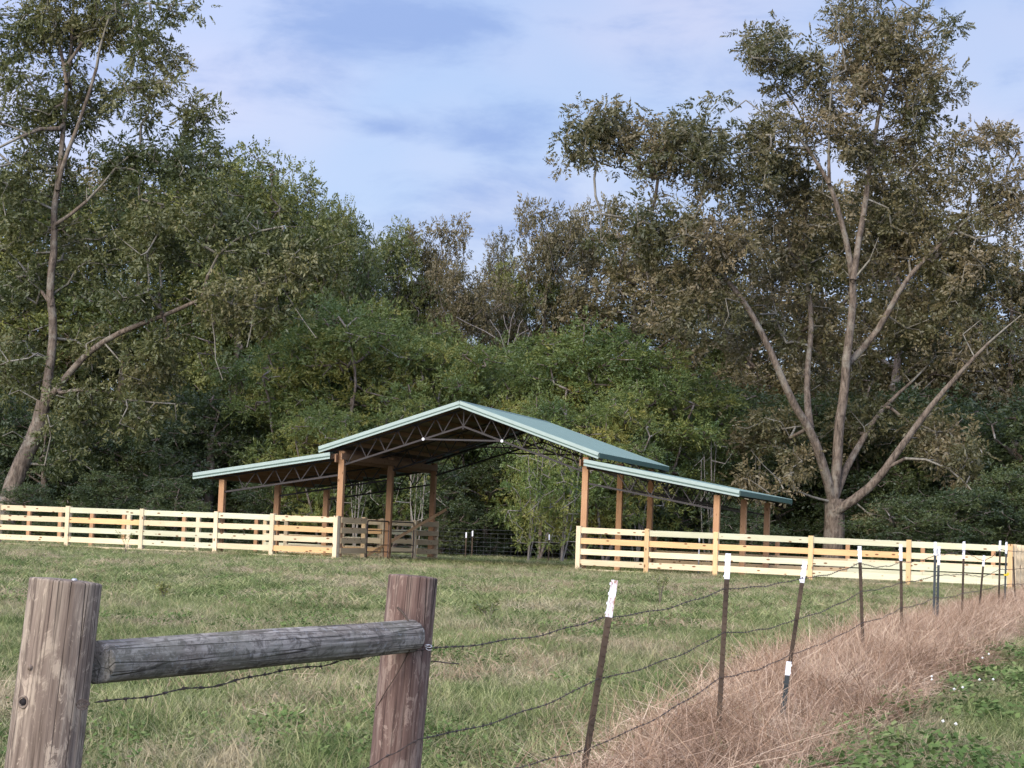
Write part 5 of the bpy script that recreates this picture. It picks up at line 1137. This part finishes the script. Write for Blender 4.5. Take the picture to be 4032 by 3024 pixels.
# straw stalks
TS = [blades(s + 40, 4, 0.16, 0.30, 0.004, 0.05, 0.7, M['straw'], 'straw_stalks', 4) for s in range(3)]
X, Y = field_pts(9000, 9.5, 60, 0.285, 7, 1.0); k = vnoise(np.stack([X * 0.7, Y * 0.35, X * 0], 1), 41) > 0.05; X, Y = X[k], Y[k]; k = strip(X, Y) < -0.1; X, Y = X[k], Y[k]
scatter('dry_stalks', 'thin straw-coloured grass stalks in the pasture', np.stack([X, Y, gz(X, Y)], 1), np.full((len(X), 3), 1.0), TS, 8, 0.3)
TD = [blades(s + 140, 16, 0.05, 0.17, 0.008, 0.11, 1.2, M['dry'], 'dry_tuft', 4, curl=0.35) for s in range(4)]
X, Y = field_pts(30000, 9.5, 62, 0.285, 77, 1.15); q = vnoise(np.stack([X * 0.75, Y * 0.40, X * 0], 1), 61) + 0.6 * vnoise(np.stack([X * 2.2, Y * 1.4, X * 0], 1), 62); k = (q > 0.22) & (strip(X, Y) < -0.1); X, Y = X[k], Y[k]
scatter('dry_grass', 'curled tan dry grass in patches between the green pasture grass', np.stack([X, Y, gz(X, Y)], 1), np.full((len(X), 3), 1.15), TD, 18, 0.3)
# dead pinkish grass along the wire
TPK = [blades(s + 60, 22, 0.08, 0.34, 0.0075, 0.15, 1.1, M['pink'], 'dead_grass_tuft', 5, curl=0.28) for s in range(6)]
rg = np.random.default_rng(9); n = 17500; Y = 9.5 + 50 * rg.random(n) ** 1.25; off = rg.uniform(-0.50 + 0.38 * (1 - sstep(11.5, 16.5, Y)), 1.10, n) + 0.16 * vnoise(np.stack([Y * 0.8, Y * 0, Y * 0], 1), 4); X = line_x(Y) + off
prof = np.clip(1 - ((off - 0.15) / 0.95) ** 2, 0.18, 1); hh = (0.42 + 0.72 * prof) * (0.55 + 0.85 * sstep(13.5, 17.5, Y) - 0.35 * sstep(24, 34, Y)) * (1 + 0.35 * vnoise(np.stack([X * 1.6, Y * 0.9, X * 0], 1), 15)) * rg.uniform(.7, 1.25, n)
near = (np.abs(X - 2.02) < 0.30) & (Y > 13.2) & (Y < 15.15); hh = np.where(near, hh * 0.35, hh)
scatter('dead_grass', 'tall dead pinkish grass growing along the barbed wire fence', np.stack([X, Y, gz(X, Y)], 1), np.stack([np.full(n, 1.1), np.full(n, 1.1), hh], 1), TPK, 10, 0.38)
TPL = [blades(s + 80, 3, 0.5, 0.85, 0.006, 0.12, 0.8, M['pink'], 'dead_stalk', 5, curl=0.1) for s in range(3)]
n = 420; Y = 13 + 26 * rg.random(n); off = rg.uniform(-0.55, 0.7, n); X = line_x(Y) + off
scatter('dead_stalks', 'long loose dead stalks sticking out of the pinkish grass', np.stack([X, Y, gz(X, Y)], 1), np.full((n, 3), 0.8), TPL, 11, 0.4)
# weeds and small flowers at the right
TW = [leafy(s, 22, 0.17, 0.05, M['weed'], 'weed_plant', 0) for s in range(6)]
TFL = [leafy(99, 6, 0.2, 0.03, M['weed'], 'clover_flowers', 2)]
n = 2400; Y = 11 + 34 * rg.random(n) ** 1.2; off = rg.uniform(0.85, 3.6, n); X = line_x(Y) + off; k = vnoise(np.stack([X * 1.1, Y * 0.6, X * 0], 1), 22) + rg.normal(0, 0.12, n) > 0.0; X, Y = X[k], Y[k]
hh = 0.8 + 0.5 * rg.random(len(X)); scatter('weeds', 'low leafy green weeds with a few white flowers right of the dead grass', np.stack([X, Y, gz(X, Y)], 1), np.stack([np.full(len(X), 1.3), np.full(len(X), 1.3), hh], 1), TW, 12, 0.2)
rgf = np.random.default_rng(44); n = 13; Y = 12 + 14 * rgf.random(n); X = line_x(Y) + 1.2 + 1.8 * rgf.random(n)
scatter('white_flowers', 'few small white clover flowers among the green weeds', np.stack([X, Y, gz(X, Y)], 1), np.full((n, 3), 1.1), TFL, 3, 0.1)
X, Y = field_pts(9000, 10, 55, 0.28, 33, 1.0); k = (vnoise(np.stack([X * 0.9, Y * 0.45, X * 0], 1), 52) > 0.12) & (strip(X, Y) < -0.3); X, Y = X[k], Y[k]
scatter('field_weeds', 'dark leafy weeds scattered through the pasture grass', np.stack([X, Y, gz(X, Y)], 1), np.full((len(X), 3), 0.85), TW[1:], 14, 0.2)
def weed_plant(x, y, Y, hpx, label, seed):
    base = dat(x, y, Y); g = float(gz(base[0], Y)); base[2] = g; h = hpx / 4389 * Y; rg = np.random.default_rng(seed)
    t = empty('weed', base); tag(t, label, 'weed', 'dark weeds standing in the pasture'); mb = MB(); LC = []; LD = []
    for k in range(5):
        a = rg.uniform(0, 6.28); r = h * rg.uniform(.15, .55); pts = [(0, 0, 0), (math.cos(a) * r * .3, math.sin(a) * r * .3, h * .45), (math.cos(a) * r, math.sin(a) * r, h * rg.uniform(.7, 1.0))]; mb.tube(pts, [0.007, 0.005, 0.003], 5)
        for u in np.linspace(0.35, 1, 7):
            p = np.array(pts[1]) * (1 - u) + np.array(pts[2]) * u
            for _ in range(4): LC.append(p + rg.normal(0, .035, 3)); LD.append(rg.normal(0, 1, 3))
    mb.build('stem', M['bark_d'], t); link('leaves', leaf_mesh('leaves', np.array(LC), np.array(LD), rg.uniform(.04, .08, len(LC)), 0.28, rg.random(len(LC)), M['leaf_green'], rg), t)
weed_plant(1055, 1362, 27.0, 60, 'dark branching thistle-like weed in mid pasture', 1); weed_plant(1425, 1315, 36.0, 70, 'tall dark weed in front of the orange-railed fence', 2); weed_plant(350, 1345, 30, 40, 'small green weed left in the pasture', 3); weed_plant(1590, 1420, 20, 55, 'dark weed just behind the second T-post', 4)
weed_plant(272, 1205, 62.5, 60, 'dry brown weed growing up the cream fence at left', 6)
